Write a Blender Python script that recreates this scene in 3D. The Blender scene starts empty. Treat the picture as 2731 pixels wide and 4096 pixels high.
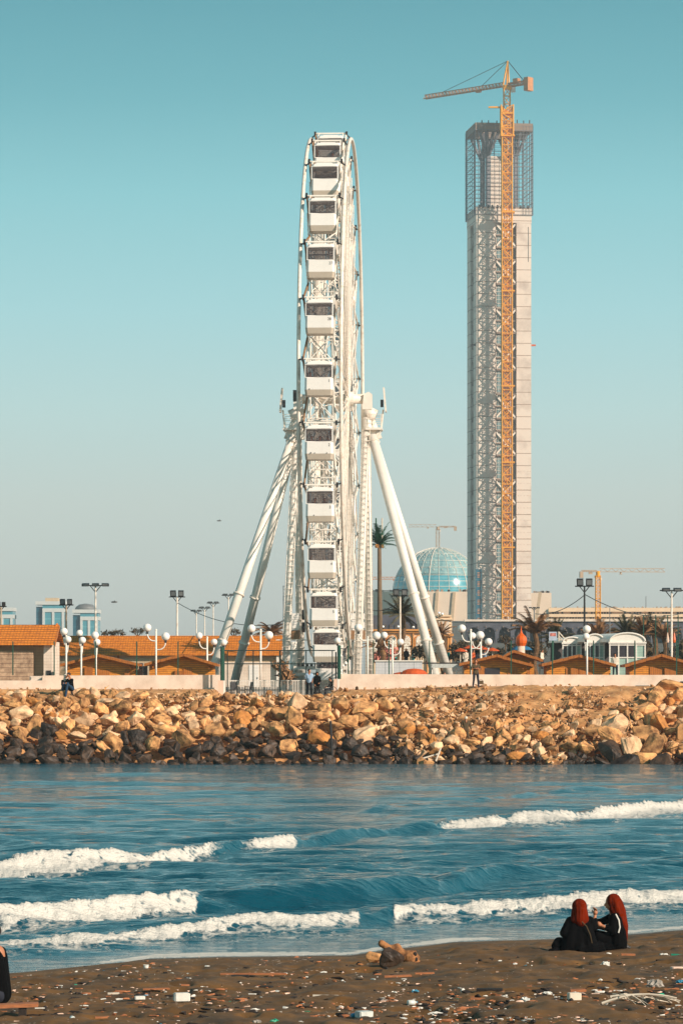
import bpy, bmesh, math, random
import numpy as np
from mathutils import Vector, Matrix, noise
random.seed(7); rng = np.random.default_rng(7)
PI = math.pi; R = math.radians
F = 13200.0; CX = 1365.5; HY = 2700.0; EYE = 5.4
scene = bpy.context.scene; col = scene.collection

# ------------------------------------------------------------------ materials
def lin(r, g, b):
    f = lambda c: (c/255)/12.92 if c/255 <= .04045 else (((c/255)+.055)/1.055)**2.4
    return (f(r), f(g), f(b))
MATS = {}
def mat(name, rgb, rough=.6, var=.12, scale=3., bump=0., bscale=20., metal=0., spec=.5, trans=0., alpha=1., rnd=0., stretch=(1,1,1), tint2=None, detail=5., thr=None):
    if name in MATS: return MATS[name]
    m = bpy.data.materials.new(name); m.use_nodes = True
    nt = m.node_tree; N = nt.nodes; L = nt.links
    b = N['Principled BSDF']; c = lin(*rgb)
    b.inputs['Roughness'].default_value = rough; b.inputs['Metallic'].default_value = metal
    b.inputs['Specular IOR Level'].default_value = spec
    b.inputs['Transmission Weight'].default_value = trans; b.inputs['Alpha'].default_value = alpha
    tc = N.new('ShaderNodeTexCoord'); mp = N.new('ShaderNodeMapping'); mp.inputs['Scale'].default_value = stretch
    L.new(tc.outputs['Object'], mp.inputs['Vector'])
    n = N.new('ShaderNodeTexNoise'); n.inputs['Scale'].default_value = scale; n.inputs['Detail'].default_value = detail
    n.inputs['Roughness'].default_value = .62
    L.new(mp.outputs[0], n.inputs['Vector'])
    cr = N.new('ShaderNodeValToRGB'); e = cr.color_ramp.elements
    lo = [x*(1-var*1.6) for x in c]; hi = [min(1, x*(1+var)) for x in c]
    if tint2: lo = list(lin(*tint2))
    e[0].position = thr[0] if thr else .3; e[1].position = thr[1] if thr else .68
    e[0].color = (*lo, 1); e[1].color = (*hi, 1)
    L.new(n.outputs['Fac'], cr.inputs['Fac']); out = cr.outputs['Color']
    if rnd:
        oi = N.new('ShaderNodeObjectInfo'); mr = N.new('ShaderNodeMapRange')
        mr.inputs['To Min'].default_value = 1-rnd; mr.inputs['To Max'].default_value = 1+rnd*.6
        L.new(oi.outputs['Random'], mr.inputs['Value'])
        mx = N.new('ShaderNodeVectorMath'); mx.operation = 'SCALE'
        L.new(out, mx.inputs[0]); L.new(mr.outputs[0], mx.inputs['Scale']); out = mx.outputs[0]
    L.new(out, b.inputs['Base Color'])
    if bump:
        n2 = N.new('ShaderNodeTexNoise'); n2.inputs['Scale'].default_value = bscale; n2.inputs['Detail'].default_value = 6
        L.new(mp.outputs[0], n2.inputs['Vector'])
        bp = N.new('ShaderNodeBump'); bp.inputs['Strength'].default_value = 1; bp.inputs['Distance'].default_value = bump
        L.new(n2.outputs['Fac'], bp.inputs['Height']); L.new(bp.outputs[0], b.inputs['Normal'])
    MATS[name] = m; return m
def bands(m, axis, period, width, rgb, offset=0., amount=1., bump=0.):
    """lines across a material at a regular spacing (tile courses, boards, joints)"""
    nt = m.node_tree; N = nt.nodes; L = nt.links; b = N['Principled BSDF']
    src = b.inputs['Base Color'].links[0].from_socket
    tc = N.new('ShaderNodeTexCoord'); sp = N.new('ShaderNodeSeparateXYZ'); L.new(tc.outputs['Object'], sp.inputs[0])
    a = N.new('ShaderNodeMath'); a.operation = 'ADD'; a.inputs[1].default_value = offset; L.new(sp.outputs[axis], a.inputs[0])
    d = N.new('ShaderNodeMath'); d.operation = 'DIVIDE'; d.inputs[1].default_value = period; L.new(a.outputs[0], d.inputs[0])
    f = N.new('ShaderNodeMath'); f.operation = 'FRACT'; L.new(d.outputs[0], f.inputs[0])
    l = N.new('ShaderNodeMath'); l.operation = 'LESS_THAN'; l.inputs[1].default_value = width/period; L.new(f.outputs[0], l.inputs[0])
    k = N.new('ShaderNodeMath'); k.operation = 'MULTIPLY'; k.inputs[1].default_value = amount; L.new(l.outputs[0], k.inputs[0])
    mx = N.new('ShaderNodeMix'); mx.data_type = 'RGBA'; L.new(k.outputs[0], mx.inputs[0]); L.new(src, mx.inputs[6])
    mx.inputs[7].default_value = (*lin(*rgb), 1); L.new(mx.outputs[2], b.inputs['Base Color'])
    return m
M_white = mat('white_paint', (236, 228, 216), .42, .05, 1.2, bump=.002, bscale=8)
M_white2 = mat('weathered_white_paint', (226, 214, 200), .5, .12, 2.5, tint2=(190, 165, 140), thr=(.2, .5))
M_gond = mat('gondola_white_shell', (240, 234, 226), .25, .03, 2)
M_under = mat('gondola_base_shade_beige', (196, 182, 164), .45, .05, 2)  # beige carries the shade on the undercut hull
M_brown = mat('brown_steel_and_arm_shade', (150, 112, 78), .6, .2, 4)  # drive frames; also puts shade into the left pivot arms
M_dark = mat('dark_steel', (48, 46, 46), .5, .2, 6)
M_grey = mat('grey_metal', (120, 122, 122), .5, .15, 5)
M_yel = mat('crane_yellow_paint', (246, 164, 28), .5, .1, .8)
M_yel2 = mat('crane_ochre_paint', (196, 132, 84), .55, .14, .8)
M_beigecr = mat('pale_crane_paint', (186, 160, 134), .6, .1, .8)
M_green = mat('dark_green_paint', (22, 74, 58), .5, .15, 8)
M_dgreen = mat('blackish_green_steel', (26, 46, 44), .5, .15, 8)
M_globe = mat('opal_glass_globe', (244, 238, 230), .3, .02, 3)
M_cement = mat('pale_cement_render', (226, 208, 190), .85, .07, .9, bump=.01, bscale=14, tint2=(208, 186, 166), thr=(.28, .6))
M_block = mat('rough_block_wall', (182, 152, 124), .9, .2, 2.2, bump=.02, bscale=10, tint2=(120, 92, 72), thr=(.3, .62))
bands(M_block, 'Z', .32, .035, (112, 88, 70))
M_tile = mat('orange_roof_tiles', (224, 134, 34), .75, .18, 3.5, bump=.02, bscale=9, tint2=(180, 96, 26), thr=(.25, .6))
M_wood = mat('orange_stained_timber', (224, 146, 42), .6, .16, 2.4, bump=.004, bscale=30, stretch=(1, 1, 7), tint2=(176, 98, 24))
bands(M_wood, 'Z', .145, .018, (92, 48, 14))
M_wood2 = mat('brown_stained_roof_boards', (170, 98, 30), .6, .2, 3, bump=.004, stretch=(6, 1, 1))
M_woodv = mat('timber_door_boards', (186, 110, 36), .6, .16, 3, stretch=(8, 8, 1)); bands(M_woodv, 'X', .13, .015, (92, 48, 14))
M_wall = mat('tan_render', (196, 172, 140), .85, .1, 1, bump=.005)
M_beige = mat('cream_concrete_cladding', (232, 210, 186), .8, .06, .08)
M_concrete = mat('warm_grey_concrete', (216, 202, 188), .85, .08, .12, tint2=(180, 164, 152), thr=(.22, .5))
bands(M_concrete, 'Z', 5.94, .32, (150, 126, 108), offset=0.)
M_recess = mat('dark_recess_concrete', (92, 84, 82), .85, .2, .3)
M_steel = mat('blue_grey_steel', (122, 122, 128), .6, .15, .3)
M_offw = mat('white_steel_brace', (232, 222, 208), .55, .06, .5)
M_slab = mat('brown_grey_slab', (140, 122, 108), .8, .1, .5)  # brown-grey tone for floors, braces and roof beam
M_shade = mat('shade_darkened_stone', (84, 84, 92), .8, .25, .3, tint2=(54, 56, 68), thr=(.3, .6))  # grey darkened to carry the shade over arcade and hall
M_arch = mat('cream_stone', (236, 204, 168), .8, .06, .6)
M_gold = mat('ochre_stone_trim', (214, 146, 78), .7, .1, 1)
M_lat = mat('pale_carved_lattice', (236, 226, 212), .8, .25, 9, tint2=(176, 142, 116), thr=(.42, .56))
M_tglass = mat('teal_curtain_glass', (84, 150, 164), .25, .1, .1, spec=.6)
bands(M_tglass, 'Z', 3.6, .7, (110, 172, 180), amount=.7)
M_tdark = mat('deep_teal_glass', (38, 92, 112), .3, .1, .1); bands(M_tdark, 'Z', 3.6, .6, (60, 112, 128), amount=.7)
M_tcap = mat('pale_tower_cladding', (206, 208, 204), .6, .04, .2)
M_red = mat('orange_red_cloth', (206, 84, 26), .8, .15, 2)
M_orange = mat('orange_glazed_dome', (224, 96, 22), .4, .08, 3)
M_pink = mat('pink_plaster', (232, 196, 174), .8, .05, 3)
M_blue = mat('blue_canvas', (34, 108, 148), .8, .1, 3)
M_black = mat('black_cloth', (9, 9, 11), .95, .25, 8, bump=.012, bscale=9, spec=.08, stretch=(2, 2, .7))
M_charc = mat('charcoal_cloth', (30, 31, 35), .85, .2, 6, bump=.006, bscale=16)
M_hij = mat('rust_red_headscarf', (104, 28, 4), .95, .2, 6, bump=.02, bscale=7, stretch=(3, 3, .5), spec=.08)
M_skin = mat('skin', (176, 116, 82), .6, .06, 20)
M_hair = mat('dark_hair', (28, 20, 16), .7, .1, 30)
M_lblue = mat('light_blue_cotton', (156, 182, 206), .8, .06, 6)
M_navy = mat('dark_navy_cotton', (26, 30, 44), .85, .1, 6)
M_olive = mat('olive_brown_cotton', (84, 66, 40), .85, .1, 6)
M_teal = mat('teal_cotton', (40, 150, 140), .85, .1, 6)
M_cream = mat('cream_cotton', (220, 206, 186), .85, .1, 6)
M_jeans = mat('blue_denim', (26, 58, 84), .85, .1, 6)
M_greenglass = mat('pale_green_panel', (160, 186, 172), .4, .08, 2)
M_windk = mat('dark_window', (62, 58, 62), .2, .2, 2)
M_bark = mat('palm_bark', (110, 80, 52), .9, .25, 3, bump=.03, bscale=6, stretch=(1, 1, 3))
M_frond = mat('green_palm_leaf', (44, 92, 68), .6, .3, 3)
M_frondb = mat('dry_palm_leaf', (150, 108, 70), .8, .35, 2, tint2=(78, 60, 44), thr=(.35, .6))
M_frondd = mat('dull_green_palm_leaf', (92, 84, 56), .8, .35, 2, tint2=(52, 50, 40), thr=(.35, .6))
M_shrub = mat('shrub_leaf', (82, 66, 44), .8, .4, 3, tint2=(40, 40, 28), thr=(.35, .6))
M_pinkfl = mat('pink_blossom', (206, 128, 112), .8, .3, 5)
M_foam = mat('white_styrofoam', (222, 218, 208), .9, .08, 12, bump=.004, bscale=60)
M_plast = mat('pale_plastic', (198, 202, 196), .35, .15, 10)
M_bag = mat('grey_plastic_bag', (158, 150, 140), .5, .25, 8)
M_dwood = mat('bleached_driftwood', (152, 102, 60), .85, .3, 9, bump=.03, bscale=14, tint2=(76, 46, 26), thr=(.32, .6))
M_plank = mat('weathered_plank', (170, 106, 66), .8, .25, 6, stretch=(1, 6, 6), bump=.003)
M_dklog = mat('dark_soaked_wood', (34, 25, 20), .8, .3, 6, bump=.01)
M_gplast = mat('green_plastic', (30, 150, 116), .4, .2, 8)
M_bplast = mat('blue_plastic', (60, 140, 170), .4, .2, 8)
M_dirt = mat('golden_rubble_dirt', (198, 148, 96), .95, .25, 1.4, bump=.06, bscale=5, tint2=(150, 98, 54), thr=(.3, .62), detail=8)
M_rock = mat('golden_limestone', (216, 160, 102), .9, .2, 1.3, bump=.07, bscale=3.2, rnd=.38, tint2=(112, 72, 42), thr=(.34, .6), detail=8)
M_rock2 = mat('pale_limestone', (224, 184, 142), .9, .14, 1.3, bump=.06, bscale=3.2, rnd=.25, tint2=(160, 116, 80), thr=(.28, .55), detail=8)
M_rock3 = mat('ochre_limestone', (190, 128, 64), .9, .18, 1.3, bump=.05, bscale=3.2, rnd=.25, tint2=(134, 80, 36), thr=(.3, .6), detail=8)
M_rockwet = mat('wet_dark_rock', (74, 54, 38), .6, .3, 1.6, bump=.05, bscale=4, rnd=.5, tint2=(30, 24, 19), thr=(.35, .65), detail=8)
M_land = mat('dull_town_ground', (104, 98, 88), .95, .25, .05)
def glass_mat():
    m = bpy.data.materials.new('smoked_glass'); m.use_nodes = True; N = m.node_tree.nodes; L = m.node_tree.links
    b = N['Principled BSDF']; b.inputs['Base Color'].default_value = (.07, .045, .05, 1); b.inputs['Roughness'].default_value = .08
    b.inputs['Alpha'].default_value = .36
    return m
M_glass = glass_mat()

# ------------------------------------------------------------------ mesh helpers
class MB:
    def __init__(s): s.v = []; s.f = []
    def add(s, vs, fs):
        o = len(s.v); s.v += [tuple(v) for v in vs]; s.f += [tuple(i+o for i in f) for f in fs]; return s
    def box(s, x0, x1, y0, y1, z0, z1):
        return s.add([(x0,y0,z0),(x1,y0,z0),(x1,y1,z0),(x0,y1,z0),(x0,y0,z1),(x1,y0,z1),(x1,y1,z1),(x0,y1,z1)],
                     [(0,3,2,1),(4,5,6,7),(0,1,5,4),(1,2,6,5),(2,3,7,6),(3,0,4,7)])
    def rbox(s, c, sx, sy, sz, rz=0, rx=0, ry=0):
        m = Matrix.Rotation(rz, 3, 'Z') @ Matrix.Rotation(ry, 3, 'Y') @ Matrix.Rotation(rx, 3, 'X'); c = Vector(c)
        vs = [c + m @ Vector((a*sx/2, b*sy/2, d*sz/2)) for d in (-1, 1) for a, b in ((-1,-1),(1,-1),(1,1),(-1,1))]
        return s.add(vs, [(0,3,2,1),(4,5,6,7),(0,1,5,4),(1,2,6,5),(2,3,7,6),(3,0,4,7)])
    def tube(s, p, q, r, n=6, r2=None, cap=True):
        p = Vector(p); q = Vector(q); d = q-p
        if d.length < 1e-6: return s
        r2 = r if r2 is None else r2
        z = d.normalized(); u = z.orthogonal().normalized() if abs(z.z) > .9 else z.cross(Vector((0,0,1))).normalized(); w = z.cross(u)
        vs = []; 
        for c, rr in ((p, r), (q, r2)):
            for i in range(n):
                a = 2*PI*(i+.5)/n; vs.append(c + u*math.cos(a)*rr + w*math.sin(a)*rr)
        fs = [(i, (i+1) % n, n+(i+1) % n, n+i) for i in range(n)]
        if cap: fs += [tuple(range(n-1, -1, -1)), tuple(range(n, 2*n))]
        return s.add(vs, fs)
    def path(s, pts, r, n=6, closed=False):
        pts = [Vector(p) for p in pts]; m = len(pts); rs = r if isinstance(r, (list, tuple)) else [r]*m
        o = []; up = None
        for i, p in enumerate(pts):
            a = pts[(i-1) % m] if (closed or i > 0) else p; b = pts[(i+1) % m] if (closed or i < m-1) else p
            z = (b-a).normalized()
            if up is None: up = z.orthogonal().normalized()
            u = (up - z*up.dot(z)).normalized(); up = u; w = z.cross(u)
            for k in range(n):
                t = 2*PI*k/n; o.append(p + u*math.cos(t)*rs[i] + w*math.sin(t)*rs[i])
        fs = []
        for i in range(m if closed else m-1):
            j = (i+1) % m
            for k in range(n): fs.append((i*n+k, i*n+(k+1) % n, j*n+(k+1) % n, j*n+k))
        if not closed: fs += [tuple(range(n-1, -1, -1)), tuple((m-1)*n+k for k in range(n))]
        return s.add(o, fs)
    def lathe(s, prof, c=(0,0,0), n=16, sx=1, sy=1):
        o = []; c = Vector(c)
        for r, z in prof:
            for k in range(n): a = 2*PI*k/n; o.append(c+Vector((r*math.cos(a)*sx, r*math.sin(a)*sy, z)))
        fs = []
        for i in range(len(prof)-1):
            for k in range(n): fs.append((i*n+k, i*n+(k+1) % n, (i+1)*n+(k+1) % n, (i+1)*n+k))
        fs += [tuple(range(n-1, -1, -1)), tuple((len(prof)-1)*n+k for k in range(n))]
        return s.add(o, fs)
    def ball(s, c, r, n=16, m=10, sc=(1,1,1)):
        prof = [(max(1e-4, r*math.sin(PI*i/m)), -r*math.cos(PI*i/m)) for i in range(m+1)]
        o = MB().lathe(prof, (0,0,0), n); c = Vector(c)
        return s.add([c+Vector((v[0]*sc[0], v[1]*sc[1], v[2]*sc[2])) for v in o.v], o.f)
    def prism(s, poly, y0, y1):
        """poly in XZ, extruded along Y"""
        n = len(poly); vs = [(x, y0, z) for x, z in poly]+[(x, y1, z) for x, z in poly]
        return s.add(vs, [tuple(range(n)), tuple(range(2*n-1, n-1, -1))]+[(i, i+n, (i+1) % n+n, (i+1) % n) for i in range(n)])
    def capsule(s, p, q, r1, r2, n=12):
        s.tube(p, q, r1, n, r2); s.ball(p, r1, n, 8); s.ball(q, r2, n, 8); return s
    def truss(s, p, q, w, bays, r, h=None, n=4, rd=None):
        p = Vector(p); q = Vector(q); h = h or w; rd = rd or r*.7; z = (q-p).normalized()
        u = Vector((1,0,0)) if abs(z.z) > .9 else z.cross(Vector((0,0,1))).normalized(); v = z.cross(u).normalized()
        cs = [(-1,-1),(1,-1),(1,1),(-1,1)]
        P = lambda i, c: p+(q-p)*(i/bays)+u*c[0]*w/2+v*c[1]*h/2
        for c in cs: s.tube(P(0, c), P(bays, c), r, n)
        for i in range(bays):
            for k in range(4):
                a, b = cs[k], cs[(k+1) % 4]
                s.tube(P(i, a), P(i, b), rd, n); s.tube(P(i, a) if (i+k) % 2 else P(i, b), P(i+1, b) if (i+k) % 2 else P(i+1, a), rd, n)
        return s
    def tri(s, p, q, w, h, bays, r, up=1):
        """triangular jib lattice with apex up"""
        p = Vector(p); q = Vector(q); z = (q-p).normalized(); u = z.cross(Vector((0,0,1))).normalized(); k = Vector((0,0,1))
        P = lambda i, a, b: p+(q-p)*(i/bays)+u*a*w/2+k*b*h
        for a, b in ((-1,0),(1,0),(0,1)): s.tube(P(0,a,b), P(bays,a,b), r, 4)
        for i in range(bays):
            for a in (-1, 1):
                s.tube(P(i,a,0), P(i+.5,0,1), r*.7, 4); s.tube(P(i+.5,0,1), P(i+1,a,0), r*.7, 4)
            s.tube(P(i,-1,0), P(i,1,0), r*.7, 4)
        return s
    def build(s, name, m, parent=None, smooth=False, loc=None):
        me = bpy.data.meshes.new(name); v = s.v
        if parent is None and loc is None:
            a = np.array(v); loc = ((a[:,0].min()+a[:,0].max())/2, (a[:,1].min()+a[:,1].max())/2, a[:,2].min())
            v = [tuple(r) for r in (a-np.array(loc))]
        me.from_pydata(v, [], s.f); me.materials.append(m)
        if smooth: me.polygons.foreach_set('use_smooth', [True]*len(me.polygons))
        me.update()
        o = bpy.data.objects.new(name, me); col.objects.link(o)
        if parent: o.parent = parent
        elif loc is not None: o.location = loc
        return o
def tag(o, label=None, cat=None, group=None, kind=None):
    if label: o['label'] = label
    if cat: o['category'] = cat
    if group: o['group'] = group
    if kind: o['kind'] = kind
    return o
def thing(name, label, cat, loc=(0,0,0), rz=0, group=None):
    o = bpy.data.objects.new(name, None); col.objects.link(o); o.location = loc; o.rotation_euler = (0,0,rz)
    o.empty_display_size = .2
    return tag(o, label, cat, group)
def copy_tree(o, parent=None, loc=None, rz=None, label=None, scale=None):
    c = o.copy(); col.objects.link(c)
    if parent: c.parent = parent
    if loc is not None: c.location = loc
    if rz is not None: c.rotation_euler = (0,0,rz)
    if scale is not None: c.scale = (scale,)*3
    if label: c['label'] = label
    for ch in list(o.children): copy_tree(ch, c)
    return c
def at(px, py, D): return Vector(((px-CX)*D/F, D, EYE-(py-HY)*D/F))
class Fr:
    """local frame of a thing: u, v turn photo measurements into metres from its base point"""
    def __init__(s, px, py, D): s.px, s.py, s.k, s.D = px, py, D/F, D; s.loc = at(px, py, D)
    def u(s, x): return (x-s.px)*s.k
    def v(s, y): return (s.py-y)*s.k
    def p(s, x, y, d=0): return Vector((s.u(x), d, s.v(y)))
def struct(o): o['kind'] = 'structure'; return o
def sd(x): return max(0., min(1., x))
def evaluated(o, name, m, parent):
    dg = bpy.context.evaluated_depsgraph_get(); me = bpy.data.meshes.new_from_object(o.evaluated_get(dg))
    me.materials.clear(); me.materials.append(m); me.polygons.foreach_set('use_smooth', [True]*len(me.polygons))
    old = o.data; bpy.data.objects.remove(o); bpy.data.meshes.remove(old)
    n = bpy.data.objects.new(name, me); me.name = name; col.objects.link(n)
    if parent: n.parent = parent
    return n
def blob(mb, name, m, parent, vox=.02, smooth=3, extra=None):
    """fuse overlapping limbs into one continuous skin"""
    o = mb.build('limb_source', m, None, loc=(0,0,0)); md = o.modifiers.new('r', 'REMESH'); md.mode = 'VOXEL'; md.voxel_size = vox
    sm = o.modifiers.new('s', 'SMOOTH'); sm.iterations = smooth; sm.factor = .5
    n = evaluated(o, name, m, parent)
    if extra and extra.v:
        bm = bmesh.new(); bm.from_mesh(n.data); t = bpy.data.meshes.new('t'); t.from_pydata(extra.v, [], extra.f); bm.from_mesh(t); bm.to_mesh(n.data); bm.free(); bpy.data.meshes.remove(t)
        n.data.polygons.foreach_set('use_smooth', [True]*len(n.data.polygons))
    return n
def number_mesh(text, size, m, name, parent, loc):
    cu = bpy.data.curves.new('digits', 'FONT'); cu.body = text; cu.size = size; cu.extrude = .004; cu.align_x = 'CENTER'
    o = bpy.data.objects.new('digits', cu); col.objects.link(o)
    dg = bpy.context.evaluated_depsgraph_get(); me = bpy.data.meshes.new_from_object(o.evaluated_get(dg))
    bpy.data.objects.remove(o)
    me.transform(Matrix.Translation(loc) @ Matrix.Rotation(PI/2, 4, 'X')); me.materials.clear(); me.materials.append(m)
    n = bpy.data.objects.new(name, me); col.objects.link(n); n.parent = parent; return n
# ------------------------------------------------------------------ camera, sun, sky
cd = bpy.data.cameras.new('camera'); cam = bpy.data.objects.new('camera', cd); col.objects.link(cam)
cam.location = (0, 0, EYE); cam.rotation_euler = (PI/2, 0, 0)
cd.sensor_fit = 'VERTICAL'; cd.sensor_height = 36; cd.lens = F/4096*36; cd.shift_y = (HY-2048)/4096
cd.clip_end = 60000; cd.clip_start = .5; scene.camera = cam
SAZ, SEL = R(38), R(25.5)          # how far behind the camera's right hand, and how high
sdir = Vector((math.cos(SAZ)*math.cos(SEL), -math.sin(SAZ)*math.cos(SEL), math.sin(SEL)))
sl = bpy.data.lights.new('sun', 'SUN'); sl.energy = 4.7; sl.angle = R(.5); sl.color = (1, .84, .70)
so = bpy.data.objects.new('sun', sl); col.objects.link(so); so.rotation_euler = sdir.to_track_quat('Z', 'Y').to_euler()
w = bpy.data.worlds.new('World'); scene.world = w; w.use_nodes = True; nt = w.node_tree; N = nt.nodes; L = nt.links
bg = N['Background']; bg.inputs['Strength'].default_value = .1
sky = N.new('ShaderNodeTexSky'); sky.sky_type = 'NISHITA'; sky.sun_disc = False; sky.sun_elevation = SEL
sky.sun_rotation = math.atan2(sdir.x, sdir.y); sky.air_density = 1; sky.dust_density = 1.5; sky.ozone_density = 1
tc = N.new('ShaderNodeTexCoord'); sp = N.new('ShaderNodeSeparateXYZ'); L.new(tc.outputs['Generated'], sp.inputs[0])
mr = N.new('ShaderNodeMapRange'); mr.inputs['From Max'].default_value = 1.; L.new(sp.outputs['Z'], mr.inputs['Value'])
cr = N.new('ShaderNodeValToRGB'); L.new(mr.outputs[0], cr.inputs['Fac']); el = cr.color_ramp.elements
stops = [(0, (184, 190, 184)), (.023, (198, 206, 200)), (.053, (202, 216, 210)), (.08, (192, 224, 222)), (.11, (170, 222, 226)), (.144, (140, 210, 217)), (.174, (102, 183, 194)), (.205, (78, 162, 176)), (.3, (152, 230, 234)), (.42, (122, 198, 208)), (.6, (34, 84, 112)), (1, (16, 46, 68))]
while len(el) < len(stops): el.new(.5)
for e, (p_, c_) in zip(el, stops): e.position = p_; e.color = (*lin(*c_), 1)
sc_ = N.new('ShaderNodeVectorMath'); sc_.operation = 'SCALE'; sc_.inputs['Scale'].default_value = 10/1.24; L.new(cr.outputs[0], sc_.inputs[0])
mx = N.new('ShaderNodeMix'); mx.data_type = 'RGBA'; mx.inputs[0].default_value = .94
L.new(sky.outputs[0], mx.inputs[6]); L.new(sc_.outputs[0], mx.inputs[7]); L.new(mx.outputs[2], bg.inputs['Color'])
scene.view_settings.view_transform = 'Standard'; scene.view_settings.look = 'None'; scene.view_settings.exposure = .31; scene.view_settings.gamma = 1
scene.render.engine = 'CYCLES'; scene.cycles.max_bounces = 6; scene.cycles.transparent_max_bounces = 12

# ------------------------------------------------------------------ noise on arrays
_G = rng.random((64, 64)).astype(np.float64)
def vn(x, y):
    xi = np.floor(x).astype(int); yi = np.floor(y).astype(int); fx = x-xi; fy = y-yi
    fx = fx*fx*(3-2*fx); fy = fy*fy*(3-2*fy); a = _G[yi % 64, xi % 64]; b = _G[yi % 64, (xi+1) % 64]
    c = _G[(yi+1) % 64, xi % 64]; d = _G[(yi+1) % 64, (xi+1) % 64]
    return (a*(1-fx)+b*fx)*(1-fy)+(c*(1-fx)+d*fx)*fy
def fbm(x, y, o=4, g=.5):
    s = 0; a = 1; t = 0
    for i in range(o): s = s+a*vn(x*2**i+17.3*i, y*2**i+9.1*i); t += a; a *= g
    return s/t
def grid(name, xs, ys, X, Y, Z, m, attrs={}, smooth=True):
    nx, ny = X.shape[1], X.shape[0]
    me = bpy.data.meshes.new(name); me.vertices.add(nx*ny)
    me.vertices.foreach_set('co', np.stack([X, Y, Z], -1).reshape(-1).astype(np.float32))
    i = (np.arange(ny-1)[:, None]*nx+np.arange(nx-1)[None, :]).reshape(-1)
    q = np.stack([i, i+1, i+nx+1, i+nx], -1).astype(np.int32); n = len(i)
    me.loops.add(n*4); me.loops.foreach_set('vertex_index', q.reshape(-1))
    me.polygons.add(n); me.polygons.foreach_set('loop_start', (np.arange(n)*4).astype(np.int32)); me.polygons.foreach_set('loop_total', np.full(n, 4, np.int32))
    me.update(calc_edges=True); me.polygons.foreach_set('use_smooth', np.full(n, smooth))
    for k, a in attrs.items():
        at_ = me.attributes.new(k, 'FLOAT', 'POINT'); at_.data.foreach_set('value', a.reshape(-1).astype(np.float32))
    me.materials.append(m); me.validate(); o = bpy.data.objects.new(name, me); col.objects.link(o); return o
# ------------------------------------------------------------------ beach
WLP = [(-2600, 4100), (-600, 3950), (0, 3893), (100, 3886), (530, 3845), (620, 3832), (893, 3825), (1400, 3820), (1560, 3796), (1800, 3768), (2224, 3753), (2731, 3717), (3400, 3680), (5200, 3600)]
WLX = []; WLY = []
for a, b in WLP: D = EYE*F/(b-HY); WLX.append((a-CX)*D/F); WLY.append(D)
def wl(X): return np.interp(X, WLX, WLY)
def sandz(X, Y):
    s = wl(X)-Y
    return np.where(s > 0, 1.6*(1-np.exp(-np.maximum(s, 0)/19)), np.maximum(.075*s, -2.6))
def sand_at(px, py):
    """the point of the beach seen at this place of the photo"""
    D = 50.
    for i in range(40):
        z = float(sandz((px-CX)*D/F, D)); D = .5*D+.5*(EYE-z)*F/(py-HY)
    return Vector(((px-CX)*D/F, D, float(sandz((px-CX)*D/F, D))))
def beach_mat():
    m = mat('dark_beach_sand', (106, 72, 28), .9, .25, 1.2, bump=.012, bscale=9, tint2=(64, 43, 17), thr=(.3, .66), detail=9)
    nt = m.node_tree; N = nt.nodes; L = nt.links; b = N['Principled BSDF']
    a = N.new('ShaderNodeAttribute'); a.attribute_name = 'wet'
    src = b.inputs['Base Color'].links[0].from_socket
    mx = N.new('ShaderNodeMix'); mx.data_type = 'RGBA'; L.new(a.outputs['Fac'], mx.inputs[0]); L.new(src, mx.inputs[6]); mx.inputs[7].default_value = (*lin(74, 50, 30), 1)
    # pale specks of shell and foam crumbs pressed in the sand
    tc = N.new('ShaderNodeTexCoord'); v = N.new('ShaderNodeTexVoronoi'); v.inputs['Scale'].default_value = 9; L.new(tc.outputs['Object'], v.inputs['Vector'])
    n = N.new('ShaderNodeTexNoise'); n.inputs['Scale'].default_value = .55; n.inputs['Detail'].default_value = 6; L.new(tc.outputs['Object'], n.inputs['Vector'])
    mm = N.new('ShaderNodeMapRange'); mm.inputs['From Min'].default_value = .42; mm.inputs['From Max'].default_value = .75; mm.inputs['To Max'].default_value = .3; L.new(n.outputs['Fac'], mm.inputs['Value'])
    lt = N.new('ShaderNodeMath'); lt.operation = 'LESS_THAN'; L.new(v.outputs['Distance'], lt.inputs[0]); L.new(mm.outputs[0], lt.inputs[1])
    inv = N.new('ShaderNodeMath'); inv.operation = 'SUBTRACT'; inv.inputs[0].default_value = 1; L.new(a.outputs['Fac'], inv.inputs[1])
    ml = N.new('ShaderNodeMath'); ml.operation = 'MULTIPLY'; L.new(lt.outputs[0], ml.inputs[0]); L.new(inv.outputs[0], ml.inputs[1])
    m2 = N.new('ShaderNodeMix'); m2.data_type = 'RGBA'; L.new(ml.outputs[0], m2.inputs[0]); L.new(mx.outputs[2], m2.inputs[6])
    vc = N.new('ShaderNodeValToRGB'); vc.color_ramp.elements[0].color = (*lin(150, 112, 82), 1); vc.color_ramp.elements[1].color = (*lin(206, 186, 166), 1)
    L.new(v.outputs['Color'], vc.inputs[0]); L.new(vc.outputs[0], m2.inputs[7])
    L.new(m2.outputs[2], b.inputs['Base Color'])
    for q in N:
        if q.type == 'BUMP': L.new(inv.outputs[0], q.inputs['Strength'])
    rr = N.new('ShaderNodeMapRange'); rr.inputs['To Min'].default_value = .95; rr.inputs['To Max'].default_value = .14; L.new(a.outputs['Fac'], rr.inputs['Value']); L.new(rr.outputs[0], b.inputs['Roughness'])
    return m
t = np.linspace(0, 1, 420)[:, None]; xx = np.linspace(-1, 1, 460)[None, :]
Y = 32+(t**1.1)*58+0*xx; X = xx*np.where(np.abs(xx) > .5, 1+ (np.abs(xx)-.5)*6, 1)*Y*.215
s = wl(X)-Y
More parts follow.
